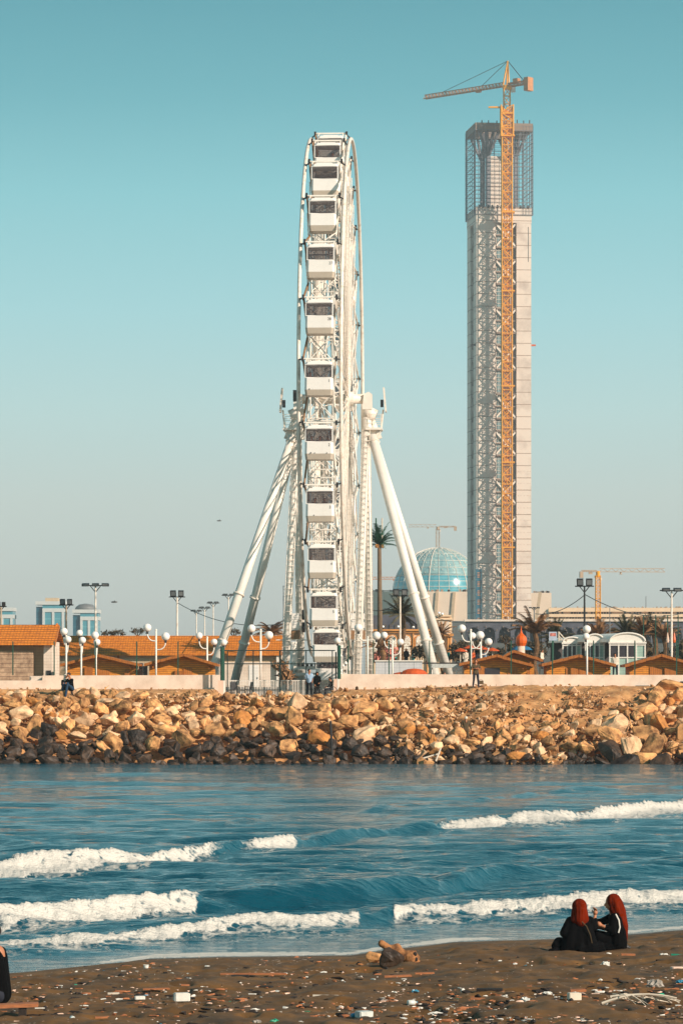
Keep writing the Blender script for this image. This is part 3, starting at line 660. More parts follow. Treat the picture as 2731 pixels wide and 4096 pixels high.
# drives and loading platform at the foot
for sx in (-1, 1):
    for zz in (2462, 2497):
        b = MB(); c = frm(1432 if sx > 0 else 1172, zz); b.rbox(c, 1.05, 1.3, .5).rbox(c-Vector((0, 0, .32)), .9, 1.2, .22); b.build('drive_housing', M_gond, wheel)
    c = frm(1432 if sx > 0 else 1172, 2537); MB().rbox(c, 1.15, 1.4, .8).build('drive_frame', M_brown, wheel)
    b = MB()
    for zz in (2455, 2505): c = frm(1386 if sx > 0 else 1214, zz); b.tube(c-Vector((.13, 0, 0)), c+Vector((.13, 0, 0)), .42, 14)
    b.build('drive_tyre', M_dark, wheel)
    c = frm(1432 if sx > 0 else 1170, 2556); MB().rbox(c, 2.6, 2.2, .07).build('service_deck', M_white, wheel)
    b = MB(); x0 = 1440 if sx > 0 else 1142
    for dx in (-9, 9): a = frm(x0+dx, 2570); q = frm(x0+dx, 2340 if sx < 0 else 2400); b.tube(a, q, .035, 5)
    yy = 2340 if sx < 0 else 2400
    while yy < 2565: a = frm(x0-11, yy); q = frm(x0+11, yy); b.tube(a, q, .03, 4); yy += 14
    b.build('service_ladder', M_white2 if sx > 0 else M_grey, wheel)
    c = frm(1420 if sx > 0 else 1178, 2660); MB().tube(c+Vector((0, -1, 2)), c+Vector((0, -1, -2.4)), .3, 16).build('drive_column', M_white, wheel, True)
b = MB().rbox(frm(1258, 2668)+Vector((.7, -2.5, 0)), 4.4, 3, .28).rbox(frm(1258, 2692)+Vector((.7, -2.5, 0)), 4.2, 2.8, .2)
b.build('loading_platform', M_white, wheel)
b = MB()
for k in range(9): b.rbox(frm(1205+k*17, 2655)+Vector((0, -3.9, 0)), .22, .3, .26)
b.build('cable_boxes', M_dark, wheel)
# gondolas
gon = thing('gondola', '', 'gondola', (0,0,0), A0, 'gondolas hanging on the white wheel')
h0, hw, hd = -2.86, 1.02, 1.0
def shell(z0, z1, w0, w1, d0, d1, bev=.16):
    b = MB(); P = []
    for (w_, d_, z_) in ((w0, d0, z0), (w1, d1, z1)):
        P += [(-w_+bev, -d_, z_), (w_-bev, -d_, z_), (w_, -d_+bev, z_), (w_, d_-bev, z_), (w_-bev, d_, z_), (-w_+bev, d_, z_), (-w_, d_-bev, z_), (-w_, -d_+bev, z_)]
    return b.add(P, [tuple(range(7, -1, -1)), tuple(range(8, 16))]+[(i, (i+1) % 8, 8+(i+1) % 8, 8+i) for i in range(8)])
bd = shell(-2.42, -1.52, 1.08, 1.06, 1.0, 1.0).build('body', M_gond, gon)
shell(h0, -2.42, 1.03, 1.08, .9, 1.0).build('lower_hull', M_under, gon)
shell(-.52, -.30, 1.08, .96, 1.0, .9).box(-.6, .6, -.5, .5, -.3, -.2).build('roof', M_gond, gon)
fr = MB()
for x_, y_ in ((-1.02, -.86), (1.02, -.86), (1.02, .86), (-1.02, .86)): fr.rbox((x_, y_, -1.02), .09, .12, 1.02)
for z_ in (-.54, -1.5): fr.path([(-1.03, -.95, z_), (1.03, -.95, z_), (1.03, .95, z_), (-1.03, .95, z_)], .035, 4, True)
fr.build('window_frame', M_gond, gon)
g_ = MB()
for y_ in (-.95, .95): g_.box(-.97, .97, y_-.012, y_+.012, -1.52, -.52)
for x_ in (-1.03, 1.03): g_.box(x_-.012, x_+.012, -.8, .8, -1.52, -.52)
g_.build('window', M_glass, gon)
MB().box(-.9, .9, -.75, -.5, -2.3, -1.8).box(-.9, .9, .5, .75, -2.3, -1.8).build('bench', M_dark, gon)
pv = MB().tube((-1.25, 0, 0), (1.25, 0, 0), .075, 8)
for x_ in (-1.0, 1.0): pv.rbox((x_, 0, -.16), .1, .3, .36)
pv.build('pivot_bar', M_white, gon)
ordw = ['topmost', 'second from the top', 'third from the top', 'fourth from the top', 'fifth from the top', 'sixth, level with the hub', 'seventh, three riders in its window', 'eighth from the top', 'ninth from the top', 'tenth from the top', 'lowest one behind the gate fence']
gpos = {}
for i in range(NB):
    th = PH-i*dt
    lp = W(0, WR, th); lp.rotate(Matrix.Rotation(A0, 3, 'Z')); p = hub+lp
    if i == 0: g = gon; g.location = p
    else: g = copy_tree(gon, loc=p)
    if i < 11: lb = 'white gondola on the near side of the wheel, '+ordw[i]
    elif i < 14: lb = 'white gondola low at the loading platform, number %s counted below the near row' % ['one', 'two', 'three'][i-11]
    elif i >= 26: lb = 'white gondola at the very top of the wheel, behind the topmost near one' if i == 27 else 'white gondola just past the wheel top on the far side'
    else: lb = 'white gondola on the far side of the wheel, mostly hidden by spokes'
    g['label'] = lb; gpos[i] = p
    num = (i-4) if i > 4 else i-4+28
    if i in (3, 4, 5, 6, 7, 8, 9): number_mesh(str(num), .3, M_dark, 'number', g, Vector((.78, -1.01, -1.86)))
# ------------------------------------------------------------------ supports for far things
def crane(name, label, base_, top_z, mw, jib, cj, ang, apex, m, m2, r, bays, slender=None, cw=(2, 3, 4), dense=False):
    t = thing(name, label, 'crane', base_, 0)
    def part(b, n, mm):
        o = b.build(n, mm, t); o.rotation_euler = (0, 0, ang); return o
    H = top_z-base_[2]; z1 = H if slender is None else H-slender[0]
    b = MB().truss((0,0,0), (0,0,z1), mw, bays, r)
    if dense: b.truss((0,0,0), (0,0,z1), mw*.55, bays*2, r*.55); b.tube((0,0,0), (0,0,z1), r*.8, 4)
    b.build('mast', m, t)
    if slender:
        MB().truss((0,0,z1-2), (0,0,H), slender[1], max(2, int(slender[0]/slender[1])), r*.9).build('upper_mast', m, t)
        c = MB().truss((0,0,z1-14), (0,0,z1+1), mw*1.2, 4, r*1.2); c.rbox((0,0,z1-3), mw*1.25, mw*1.25, .8).rbox((-mw*1.1, 0, z1+.2), mw*1.5, 1.5, .7).build('climbing_collar', m, t)
    part(MB().tube((0,0,H-.5), (0,0,H+1.2), mw*.45, 10).rbox((mw*.5, -.5, H-.3), mw*.35, mw*.35, mw*.42), 'slewing_ring', m)
    MB().rbox((mw*.62, -mw*.3, H-1), mw*.42, mw*.42, mw*.5).build('cab', M_offw, t)
    part(MB().tri((-mw*.3, 0, H+1), (-jib, 0, H+1), mw*.36, mw*(.4 if mw > 3 else .75), max(6, int(jib/2.2)), r*.8), 'jib', m2)
    c = MB().truss((mw*.3, 0, H+1.2), (cj, 0, H+1.2), mw*.5, max(3, int(cj/3)), r*.9, mw*.3)
    c.rbox((cj*.45, 0, H+mw*.54), cj*.22, mw*.45, mw*.5); part(c, 'counter_jib', m2)
    part(MB().rbox((cj, 0, H+.2), cw[0], cw[1], cw[2]), 'counterweight', m2)
    if apex:
        p = Vector((mw*.12, 0, H+apex)); part(MB().tube((-.25*mw, -.3*mw, H+1), p, r*1.3, 5).tube((-.25*mw, .3*mw, H+1), p, r*1.3, 5).tube((.3*mw, 0, H+1), p, r*1.2, 5), 'tower_head', m)
        part(MB().tube(p, (-jib*.78, 0, H+1+mw*.4), r*.45, 4).tube(p, (-jib*.3, 0, H+1+mw*.4), r*.45, 4).tube(p, (cj*.8, 0, H+2), r*.6, 4), 'stay_cable', M_dark)
    part(MB().tube((-jib*.34, 0, H+.3), (-jib*.34, 0, H+1), mw*.2, 5).rbox((-jib*.34, 0, H+.4), mw*.55, mw*.3, mw*.17), 'trolley', m2)
    return t
# ------------------------------------------------------------------ minaret under construction
TD = 1600.; f = Fr(2000, 2500, TD); k = f.k
tw = thing('concrete_tower', 'very tall unfinished concrete minaret with open steel lattice top, right of the wheel', 'tower', f.loc+Vector((0, 14, 0)), R(7.5))
Ht = (2500-828)*k; Hc = (2500-487)*k; base_z = -4
a = 13.45          # half side
pw = 9.3; pr = 7.3 # pier widths
def pier(x0, x1, y0, y1): MB().box(x0, x1, y0, y1, base_z, Ht).build('corner_pier', M_concrete, tw)
pier(-a, -a+pw, -a, -a+pw); pier(a-pr, a, -a, -a+pr); pier(-a, -a+pw, a-pw, a); pier(a-pr, a, a-pr, a)
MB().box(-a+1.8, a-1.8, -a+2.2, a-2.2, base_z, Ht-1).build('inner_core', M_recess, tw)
MB().box(-a-.15, a+.15, -a-.15, a+.15, Ht-7.5, Ht).build('crown_slab', M_concrete, tw)
lev = 5.94; x0 = -a+pw; x1 = a-pr
z = Ht-7.5; i = 0; cyc = ['X', 'W', 'X', 'T']
wf = MB(); wg = MB()
while z > 3:
    c = cyc[i % 4]; h = {'X': 2, 'W': 1, 'T': 2}[c]*lev; zb = z-h
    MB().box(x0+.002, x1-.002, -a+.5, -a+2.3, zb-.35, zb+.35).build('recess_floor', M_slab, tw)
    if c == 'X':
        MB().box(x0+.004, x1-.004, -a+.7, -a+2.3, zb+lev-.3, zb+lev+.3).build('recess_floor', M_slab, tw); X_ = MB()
        for (xa, za, xb, zb_) in ((x0+.4, z-.6, x1-.4, zb+.6), (x1-.4, z-.6, x0+.4, zb+.6)):
            X_.tube((xa, -a+.9, za), (xb, -a+.9, zb_), .55, 4)
        X_.build('cross_brace', M_offw, tw)
    for q in range(4):
        xq = x0+.5+q*.85; wf.box(xq, xq+.16, -a+1.5, -a+1.7, zb+.4, z-.4)
    n_ = int(h/1.9)
    for q in range(n_): zz = zb+.6+q*1.9; wf.box(x0+.4, x0+3.8, -a+1.52, -a+1.68, zz, zz+.14)
    wg.box(x0+.9, x0+3.2, -a+1.9, -a+2.0, zb+1, z-1)
    for q in (x0+7.6, x0+9.2): wf.box(q, q+.16, -a+1.5, -a+1.7, zb+.4, z-.4)
    z = zb; i += 1
wf.build('scaffold_frame', M_offw, tw); wg.build('glazing', M_tglass, tw)
# side recess with braces
z = Ht-8
while z > 3:
    s_ = MB()
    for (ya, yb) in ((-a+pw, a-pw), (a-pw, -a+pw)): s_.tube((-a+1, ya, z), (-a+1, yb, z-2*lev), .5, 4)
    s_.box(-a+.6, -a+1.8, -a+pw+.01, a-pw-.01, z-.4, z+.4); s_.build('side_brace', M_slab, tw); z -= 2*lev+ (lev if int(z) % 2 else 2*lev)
# slot and formwork marks on the right pier, warning outriggers
MB().box(a-1.6, a-1.3, -a-.03, -a+.3, (2500-1045)*k, (2500-905)*k).build('slot', M_dark, tw)
b = MB()
for q in range(16):
    zz = 5+q*lev
    if zz > (2500-1915)*k: break
    for dx in (.9, 2.0, 3.6, 5.2, 5.9, 6.6): 
        for dz in (1.2, 4.2): b.box(a-pr+dx, a-pr+dx+.22, -a-.04, -a+.1, zz+dz, zz+dz+.3)
b.build('tie_holes', M_block, tw)
zz = (2500-1378)*k; MB().box(-a-2.6, -a, -a+2, -a+2.8, zz-.4, zz+.3).build('outrigger', M_dark, tw); MB().box(a, a+2.6, -a+2, -a+2.8, zz-.3, zz+.5).build('outrigger', M_red, tw)
# dark scaffold strip at the lower left
b = MB().box(-a-.6, -a+2.4, -a-1, -a-.1, -3, 27).build('glazed_hoist', M_tdark, tw); b2 = MB()
for q in range(6):
    for e in range(4): b2.box(-a+.2, -a+1.9, -a-1.1, -a-1.0, 1+q*4.4+e*.7, 1.3+q*4.4+e*.7)
b2.build('ochre_louvres', M_yel2, b)  # ochre slats across the hoist front
# upper cage
e = 14.15; zc = Ht-3.6
cg = MB()
for (ax, ay, bx, by) in ((-e, -e, e, -e), (e, -e, e, e), (e, e, -e, e), (-e, e, -e, -e)):
    n_ = 18
    for q in range(n_+1):
        t_ = q/n_; edge = min(q, n_-q) < 4 
        if not edge and q % 3: continue
        x_ = ax+(bx-ax)*t_; y_ = ay+(by-ay)*t_; cg.tube((x_, y_, zc), (x_, y_, Hc-1.5), .13, 4)
    zz = zc; q = 0
    while zz < Hc-2: cg.tube((ax, ay, zz), (bx, by, zz), .10 if q % 3 else .2, 4); zz += 1.95; q += 1
cg.build('steel_lattice', M_steel, tw)
MB().box(-4.8, 3.6, -4, 5, Ht, (2500-612)*k).build('upper_core', M_concrete, tw)
b = MB()
for (cx_, cy_) in ((-6.9, -8), (6.9, -8), (-6.9, 8), (6.9, 8)):
    zt = (2500-620)*k; b.rbox((cx_, cy_, (Ht+zt)/2), 2.0, 2.0, zt-Ht)
    for (dx, dy) in ((-5.4, -4), (-1.5, -5.5), (5.2, -4), (0, 5), (2.5, -2)):
        sg = 1 if cx_ < 0 else -1; b.tube((cx_, cy_, zt-.5), (cx_+dx*sg, cy_+dy*(1 if cy_ < 0 else -1), Hc-3), .75, 5)
b.build('branching_column', M_steel, tw)
rb = MB()
for (x0_, x1_, y0_, y1_) in ((-e, e, -e, -e+5), (-e, e, e-5, e), (-e, -e+5, -e+5.01, e-5.01), (e-5, e, -e+5.01, e-5.01)): rb.box(x0_, x1_, y0_, y1_, Hc-4.4, Hc-.6)
rb.build('roof_ring_beam', M_slab, tw)
b = MB()
for q in range(8): b.rbox((-e+3+q*3.4+random.random(), -e+1, Hc-.2), .5, .4, 1.5+random.random()*1.5)
b.build('rebar_stubs', M_dark, tw)
b = MB()
for q in range(12): xq = -a+.8+q*2.2+random.random(); b.rbox((xq, -a-.2, Ht+.3), .9, .5, 1.4)
b.build('edge_formwork', M_dark, tw)
fc = Fr(2026, 2500, 1592.5)
tc_ = crane('tower_crane', 'yellow tower crane climbing the front of the unfinished minaret', fc.loc-Vector((0,0,32)), EYE+(HY-352)*fc.k, 4.8, 53, 13.5, R(-43), 13, M_yel, M_yel2, .33, 62, (9.5, 3.0), (2.6, 4, 6.4), True)
b = MB()
for yy in (545, 850, 1165, 1545, 1850, 2190): zz = (2500-yy)*fc.k+32; b.rbox((.5, 0, zz), 6.4, 5.4, .7)
b.build('wall_tie_collar', M_yel, tc_)
# ------------------------------------------------------------------ prayer hall, dome, far cranes
f = Fr(1750, 2480, 1695.); k = f.k
hall = thing('domed_hall', 'pale prayer hall with a glazed teal dome behind the right wheel leg', 'building', f.loc)
MB().box(f.u(1450), f.u(1900), -28, 40, -8, f.v(2372)).build('hall_wall', M_beige, hall)
MB().box(f.u(2090), f.u(2192), -24, 40, -8, f.v(2376)).build('annex_wall', M_beige, hall)
for x_ in (1590, 1660, 1735, 1800, 2128): MB().prism([(f.u(x_)-1.4, -6), (f.u(x_)+.2, -6), (f.u(x_+(x_-1700)*.03)+1.4, f.v(2374)), (f.u(x_+(x_-1700)*.03)-.1, f.v(2374))], -28.9, -28.02).build('wall_rib', M_wall, hall)
b = MB()
for q in range(64): x_ = random.uniform(1480, 1866); b.rbox((f.u(x_), -27.5, f.v(2372)+.4), random.uniform(.4, 1.6), .5, random.uniform(.4, 1.8))
for q in range(14): x_ = random.uniform(2120, 2188); b.rbox((f.u(x_), -23.5, f.v(2376)+.4), random.uniform(.4, 1.6), .5, random.uniform(.4, 1.4))
b.build('parapet_clutter', M_block, hall)
rd = 180*k; hz = f.v(2375)
prof = [(rd*math.cos(a_)*1.0, hz+rd*math.sin(a_)*1.02) for a_ in [i*PI/2/24 for i in range(24)]]+[(.3, hz+rd*1.02)]
m = mat('dome_glass', (80, 164, 180), .18, .15, .4, spec=.7); bands(m, 'Z', 1.9, .2, (176, 206, 206), amount=.6)
MB().lathe(prof[:7], (0, 0, 0), 64).build('lower_glazing', m, hall, True)
m = mat('dome_slats', (150, 182, 180), .5, .25, .35, tint2=(100, 150, 158), thr=(.3, .6)); bands(m, 'Z', .75, .26, (96, 140, 146), amount=.8)
MB().lathe(prof[6:], (0, 0, 0), 64).build('slatted_dome', m, hall, True)
b = MB()
for q in range(28):
    az = 2*PI*q/28; b.path([((r_+.1)*math.cos(az), (r_+.1)*math.sin(az), z_+.05) for r_, z_ in prof[:-1]], .13 if q % 4 else .26, 4)
for q in (2, 4, 6, 9, 12, 16): r_, z_ = prof[q]; b.path([((r_+.1)*math.cos(2*PI*j/48), (r_+.1)*math.sin(2*PI*j/48), z_) for j in range(48)], .12, 4, True)
b.build('dome_rib', M_offw, hall)
b = MB()
for q in range(7, 23):
    for j in range(44):
        if random.random() < .5: az = 2*PI*j/44+random.random()*.1; r_, z_ = prof[q]; b.rbox(((r_+.15)*math.cos(az), (r_+.15)*math.sin(az), z_), .4, .4, random.uniform(.3, .7), az)
b.build('dome_cladding_clip', M_offw, hall)
fd = Fr(1750, 2190, 1697.)
crane('dome_crane', 'pale crane rising above the glazed dome, its jib level to the left', fd.loc-Vector((0,0,3)), EYE+(HY-2116)*fd.k, 1.8, 15, 9, 0, 0, M_beigecr, M_beigecr, .16, 6, None, (1.4, 1.6, 2.2))
fd = Fr(1625, 2400, 1740.)
crane('far_crane', 'faint ochre crane with a level jib seen between palm trunk and dome', fd.loc-Vector((0,0,3)), EYE+(HY-2325)*fd.k, 1.6, 20, 7, 0, 0, M_yel2, M_yel2, .25, 6)
fd = Fr(2390, 2480, 900.)
crane('flat_top_crane', 'pale yellow flat-top crane with a long jib above the white housing block', fd.loc-Vector((0,0,4)), EYE+(HY-2302)*fd.k, 1.25, 18.5, 4.6, R(186), 0, M_yel, M_beigecr, .13, 18, None, (.9, 1.2, 1.7))
# esplanade arcade in front of the tower, its shade put into the stone colours
f = Fr(2000, 2640, 900.); k = f.k
es = thing('arcade_wall', 'long shaded grey arcade under a pale balustrade at the foot of the minaret', 'arcade', f.loc)
b = MB(); w_ = 62
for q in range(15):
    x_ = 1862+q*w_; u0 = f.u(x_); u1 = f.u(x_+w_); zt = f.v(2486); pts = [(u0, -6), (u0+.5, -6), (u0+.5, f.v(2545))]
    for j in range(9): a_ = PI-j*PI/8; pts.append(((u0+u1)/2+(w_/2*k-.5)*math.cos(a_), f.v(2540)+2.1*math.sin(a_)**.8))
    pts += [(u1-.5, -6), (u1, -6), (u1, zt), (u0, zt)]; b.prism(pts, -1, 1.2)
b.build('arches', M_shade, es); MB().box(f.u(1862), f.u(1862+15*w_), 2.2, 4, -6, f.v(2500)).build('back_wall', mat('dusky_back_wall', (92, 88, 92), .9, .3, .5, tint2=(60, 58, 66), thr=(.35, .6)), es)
MB().box(f.u(1855), f.u(2810), -1.6, 2, f.v(2486), f.v(2478)).build('balustrade', M_cement, es)
b = MB()
for q in range(260): b.rbox((f.u(random.uniform(1870, 2780)), -1.2, random.uniform(0, f.v(2495))), random.uniform(.08, .3), .2, random.uniform(.15, .5), 0, 0, random.random())
b.build('dangling_scaffold_parts', M_slab, es)
# long white housing block at right
f = Fr(2192, 2500, 1000.); k = f.k
hb = thing('housing_block', 'long low cream housing block with rows of balconies at far right', 'building', f.loc)
MB().box(0, f.u(3000), 1.2, 12, -8, f.v(2436)).build('wall', M_beige, hb)
b = MB()
for (y0, y1) in ((2431, 2447), (2456, 2468), (2475, 2490)): b.box(0, f.u(3000), -.2, 1.3, f.v(y1), f.v(y0))
b.build('balcony_band', M_arch, hb); b = MB()
for (y0, y1) in ((2448, 2455), (2469, 2474)):
    x_ = 2196
    while x_ < 2990: 
        w_ = random.uniform(4, 9)
        if random.random() < .7: b.box(f.u(x_), f.u(x_+w_), 1.0, 1.25, f.v(y1), f.v(y0))
        x_ += w_+random.uniform(2, 6)
b.build('windows', M_windk, hb); b = MB(); x_ = 2200
while x_ < 2990:
    h_ = random.uniform(3, 9); b.box(f.u(x_), f.u(x_+random.uniform(2, 6)), 2, 4, f.v(2436), f.v(2434-h_)); x_ += random.uniform(4, 20)
b.build('rooftop_tanks', M_block, hb)
MB().tube(f.p(2585, 2436, 3), f.p(2585, 2384, 3), .12, 5).build('aerial', M_grey, hb)
# three blue glass towers at the left
for (xa, xb, yt, side, cap, lab) in ((-30, 52, 2430, 0, 0, 'blue glass office tower cut by the left edge of the photo'), (145, 258, 2405, 26, 1, 'tallest blue glass office tower with a flat beige box on its roof'), (292, 393, 2438, 30, 2, 'shorter blue glass office tower with a low rounded cap on its roof')):
    f = Fr((xa+xb)/2, 2700, 1500.); t = thing('office_tower', lab, 'tower', f.loc, 0, 'blue glass office towers on the left horizon')
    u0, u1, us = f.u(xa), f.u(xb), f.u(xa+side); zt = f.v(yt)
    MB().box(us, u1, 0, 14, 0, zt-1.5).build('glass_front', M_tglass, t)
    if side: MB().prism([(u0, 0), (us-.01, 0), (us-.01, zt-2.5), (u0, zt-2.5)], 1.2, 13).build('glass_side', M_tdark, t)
    b = MB().box(u0-.2, u1+.4, -.6, 14.6, zt-1.6, zt).box(us, u1+.3, -.4, 14.2, zt-4.9, zt-3.2)
    for q in (us, (us+u1)/2-.6, u1-1.1): b.box(q, q+1.1, -.35, 0, 0, zt-4.9)
    b.build('white_frame', M_tcap, t)
    if cap == 1: MB().box(us+1, us+7, 3, 9, zt, zt+1.6).build('roof_box', M_wall, t)
    if cap == 2: MB().lathe([(5, zt), (4.6, zt+1.2), (3, zt+2.4), (.3, zt+2.8)], ((us+u1)/2-2, 6, 0), 20).build('roof_cap', M_grey, t, True)
# ------------------------------------------------------------------ houses and huts behind the wall
def tile_roof(x0, x1, yf, yr, ze, zr, th=.14):
    """front slope from eave to ridge plus the back slope"""
    yb = 2*yr-yf; b = MB()
    for (ya, za, yb_, zb) in ((yf, ze, yr, zr), (yb, ze, yr, zr)):
        b.add([(x0, ya, za), (x1, ya, za), (x1, yb_, zb), (x0, yb_, zb), (x0, ya, za-th), (x1, ya, za-th), (x1, yb_, zb-th), (x0, yb_, zb-th)],
              [(0,1,2,3), (7,6,5,4), (0,4,5,1), (1,5,6,2), (2,6,7,3), (3,7,4,0)])
    return b
bands(M_tile, 'Z', .17, .035, (120, 58, 16))
bands(M_tile, 'X', .24, .04, (150, 72, 22), amount=.6)
f = Fr(100, 2760, 240.); k = f.k
h = thing('tiled_house', 'block walled house with orange tiled gable roof at the left edge', 'house', f.loc)
tile_roof(f.u(-260), f.u(222), -.7, 3.3, f.v(2573), f.v(2496)).build('roof', M_tile, h)
MB().box(f.u(-240), f.u(134), 0, .3, 0, f.v(2604)).build('block_wall', M_block, h)
MB().box(f.u(-240), f.u(176), .8, 6, 0, f.v(2578)).build('shaded_wall', M_wall, h)
MB().prism([(f.u(176), 0), (f.u(210), 0), (f.u(210), f.v(2566)), (f.u(176), f.v(2574))], -.05, 6.2).build('corner_wall', M_cement, h)
MB().prism([(f.u(205), f.v(2500)), (f.u(215), f.v(2490)), (f.u(222), f.v(2502)), (f.u(214), f.v(2520))], 3.0, 3.5).build('ridge_cap', M_tile, h)
b = MB().add([(f.u(222)+.02, -.8, f.v(2580)), (f.u(222)+.02, 3.3, f.v(2496)), (f.u(222)+.02, 7.4, f.v(2580)), (f.u(222)+.08, -.8, f.v(2588)), (f.u(222)+.08, 3.3, f.v(2504)), (f.u(222)+.08, 7.4, f.v(2588))], [(0,1,4,3), (1,2,5,4)]); b.build('barge_board', M_wood2, h)
MB().box(f.u(188), f.u(206), -.12, -.05, f.v(2702), f.v(2682)).build('vent', M_dark, h)
MB().box(f.u(-260), f.u(176), -1.2, -.3, 0, f.v(2726)).box(f.u(124), f.u(172), -.8, -.4, f.v(2726), f.v(2704)).build('base_step', M_cement, h)
f = Fr(680, 2775, 312.); k = f.k
h = thing('long_tiled_building', 'long low building with orange tiled roof behind the two left huts', 'building', f.loc)
tile_roof(f.u(200), f.u(1142), -.7, 3.6, f.v(2616), f.v(2541)).build('roof', M_tile, h)
MB().box(f.u(204), f.u(1135), 0, 7, 0, f.v(2612)).build('wall', M_wall, h)
MB().box(f.u(700), f.u(1135), -.06, -.001, 0, f.v(2648)).build('lower_wall', M_cement, h)
d_ = MB().box(f.u(996), f.u(1036), -.12, -.06, 0, f.v(2660)).build('door', M_gond, h); MB().rbox((f.u(1030), -.16, f.v(2712)), .05, .06, .15).build('handle', M_dark, d_)
MB().box(f.u(1106), f.u(1116), -.5, -.1, 0, f.v(2618)).build('drainpipe', M_white, h)
MB().box(f.u(222), f.u(238), -.3, .0, 0, f.v(2612)).box(f.u(470), f.u(478), -.1, -.02, 0, f.v(2612)).build('wall_pier', M_woodv, h)
def hut(label, al, apex, ar, D=237., wl_=None, wr_=None, doors=(), zbase=2775, deep=3.6, group='timber market huts behind the wall'):
    f = Fr(apex[0], zbase, D); t = thing('timber_hut', label, 'hut', f.loc, 0, group)
    (xl, yl), (xa, ya), (xr_, yr_) = al, apex, ar; th = .16
    b = MB()
    for (x_, y_) in ((xl, yl), (xr_, yr_)):
        u0, v0, u1, v1 = f.u(x_), f.v(y_), f.u(xa), f.v(ya)
        poly = [(u0, v0), (u1, v1), (u1, v1-th), (u0, v0-th)]; b.prism(poly, -.75, deep)
    rf = b.build('roof', M_wood2, t); b = MB()
    for (x_, y_) in ((xl, yl), (xr_, yr_)):
        n_ = 7
        for q in range(n_):
            a_ = q/n_; c = (q+.96)/n_; p0 = (f.u(x_)+(f.u(xa)-f.u(x_))*a_, f.v(y_)+(f.v(ya)-f.v(y_))*a_); p1 = (f.u(x_)+(f.u(xa)-f.u(x_))*c, f.v(y_)+(f.v(ya)-f.v(y_))*c)
            j = random.uniform(-.02, .02); b.prism([(p0[0], p0[1]+.03+j), (p1[0], p1[1]+.03+j), (p1[0], p1[1]-.17+j), (p0[0], p0[1]-.17+j)], -.85, -.76)
    b.build('barge_board', M_wood2, rf)
    wl_ = wl_ or xl+18; wr_ = wr_ or xr_-18
    s1 = (f.v(ya)-f.v(yl))/(f.u(xa)-f.u(xl)); s2 = (f.v(ya)-f.v(yr_))/(f.u(xr_)-f.u(xa))
    MB().prism([(f.u(wl_), 0), (f.u(wr_), 0), (f.u(wr_), f.v(ya)-th-s2*(f.u(wr_)-f.u(xa))), (f.u(xa), f.v(ya)-th), (f.u(wl_), f.v(ya)-th-s1*(f.u(xa)-f.u(wl_)))], 0, deep-.3).build('wall', M_wood, t)
    for (x0, x1, y1, kind) in doors:
        o = MB().box(f.u(x0), f.u(x1), -.06, -.002, .3, f.v(y1))
        if kind == 'door': o = o.build('door', M_woodv, t)
        elif kind == 'open': o = o.build('hatch', M_windk, t)
        else: o = MB().box(f.u(x0), f.u(x1), -.2, -.06, .3, f.v(y1)).build('shutter', M_wood2, t)
    MB().rbox((f.u(wl_)+.3, -.3, f.v(yl)-.25), .1, .6, .14).rbox((f.u(wr_)-.3, -.3, f.v(yr_)-.25), .1, .6, .14).build('roof_bracket', M_wood2, t)
    return t
hut('orange timber hut nearest the tiled house, its gable facing the water', (244, 2657), (398, 2618), (560, 2656), doors=((340, 372, 2668, 'shut'), (385, 440, 2680, 'door'), (500, 520, 2680, 'shut')))
hut('orange timber hut beside the left gate post, lamp under its gable', (580, 2655), (737, 2616), (873, 2657), doors=((735, 768, 2670, 'door'), (700, 733, 2682, 'shut')))
hut('taller timber hut standing behind the hut with the open hatch', (1980, 2640), (2051, 2601), (2168, 2638), D=243, wl_=1990, wr_=2135, doors=((2100, 2118, 2660, 'door'),))
hut('timber hut with an open dark hatch, behind the standing man', (1834, 2654), (1984, 2620), (2130, 2659), wl_=1855, wr_=2106, doors=((1938, 1998, 2672, 'open'), (2030, 2068, 2672, 'door'), (1900, 1936, 2672, 'door')))
hut('timber hut between the dome topped kiosk and the orange onion dome', (2163, 2657), (2311, 2619), (2458, 2658), wl_=2184, wr_=2440, doors=((2262, 2310, 2672, 'door'), (2315, 2365, 2674, 'door')))
hut('timber hut cut off by the right edge of the photo', (2494, 2660), (2640, 2618), (2790, 2660), wl_=2516, wr_=2772, doors=((2596, 2650, 2668, 'door'), (2655, 2700, 2668, 'shut')))
f = Fr(565, 2770, 240.); t = thing('dark_cabinet', 'dark cabinet with a pale box between the two left huts', 'cabinet', f.loc)
MB().box(f.u(556), f.u(572), 0, .6, 0, f.v(2652)).box(f.u(573.5), f.u(590), 0, .6, 0, f.v(2664)).build('body', M_windk, t); MB().box(f.u(543), f.u(570), -.3, -.01, .4, f.v(2676)).build('pale_box', M_cement, t)
# small kiosks at the middle
f = Fr(1596, 2775, 252.); t = thing('ribbed_container', 'low pale grey ribbed container below the arcade building', 'container', f.loc)
m = bands(mat('pale_grey_panel', (206, 204, 204), .5, .05, 2), 'X', 1.1, .04, (150, 150, 152))
MB().box(f.u(1502), f.u(1688), 0, 2.4, 0, f.v(2646)).build('panel_wall', m, t); MB().box(f.u(1498), f.u(1692), -.1, 2.5, f.v(2646)+.002, f.v(2641)).build('roof_edge', M_white, t)
f = Fr(1780, 2775, 238.); t = thing('flat_canopy', 'flat dark topped canopy with pale fascia in front of the right wheel leg', 'canopy', f.loc)
MB().box(f.u(1690), f.u(1838), -1, 2, f.v(2655), f.v(2650)).build('top', M_dark, t); MB().box(f.u(1722), f.u(1836), -1.02, -.9, f.v(2671), f.v(2656)).build('fascia', M_plast, t)
for x_ in (1726, 1823): MB().tube(f.p(x_, 2775, -.8), f.p(x_, 2671, -.8), .05, 6).build('post', M_white, t)
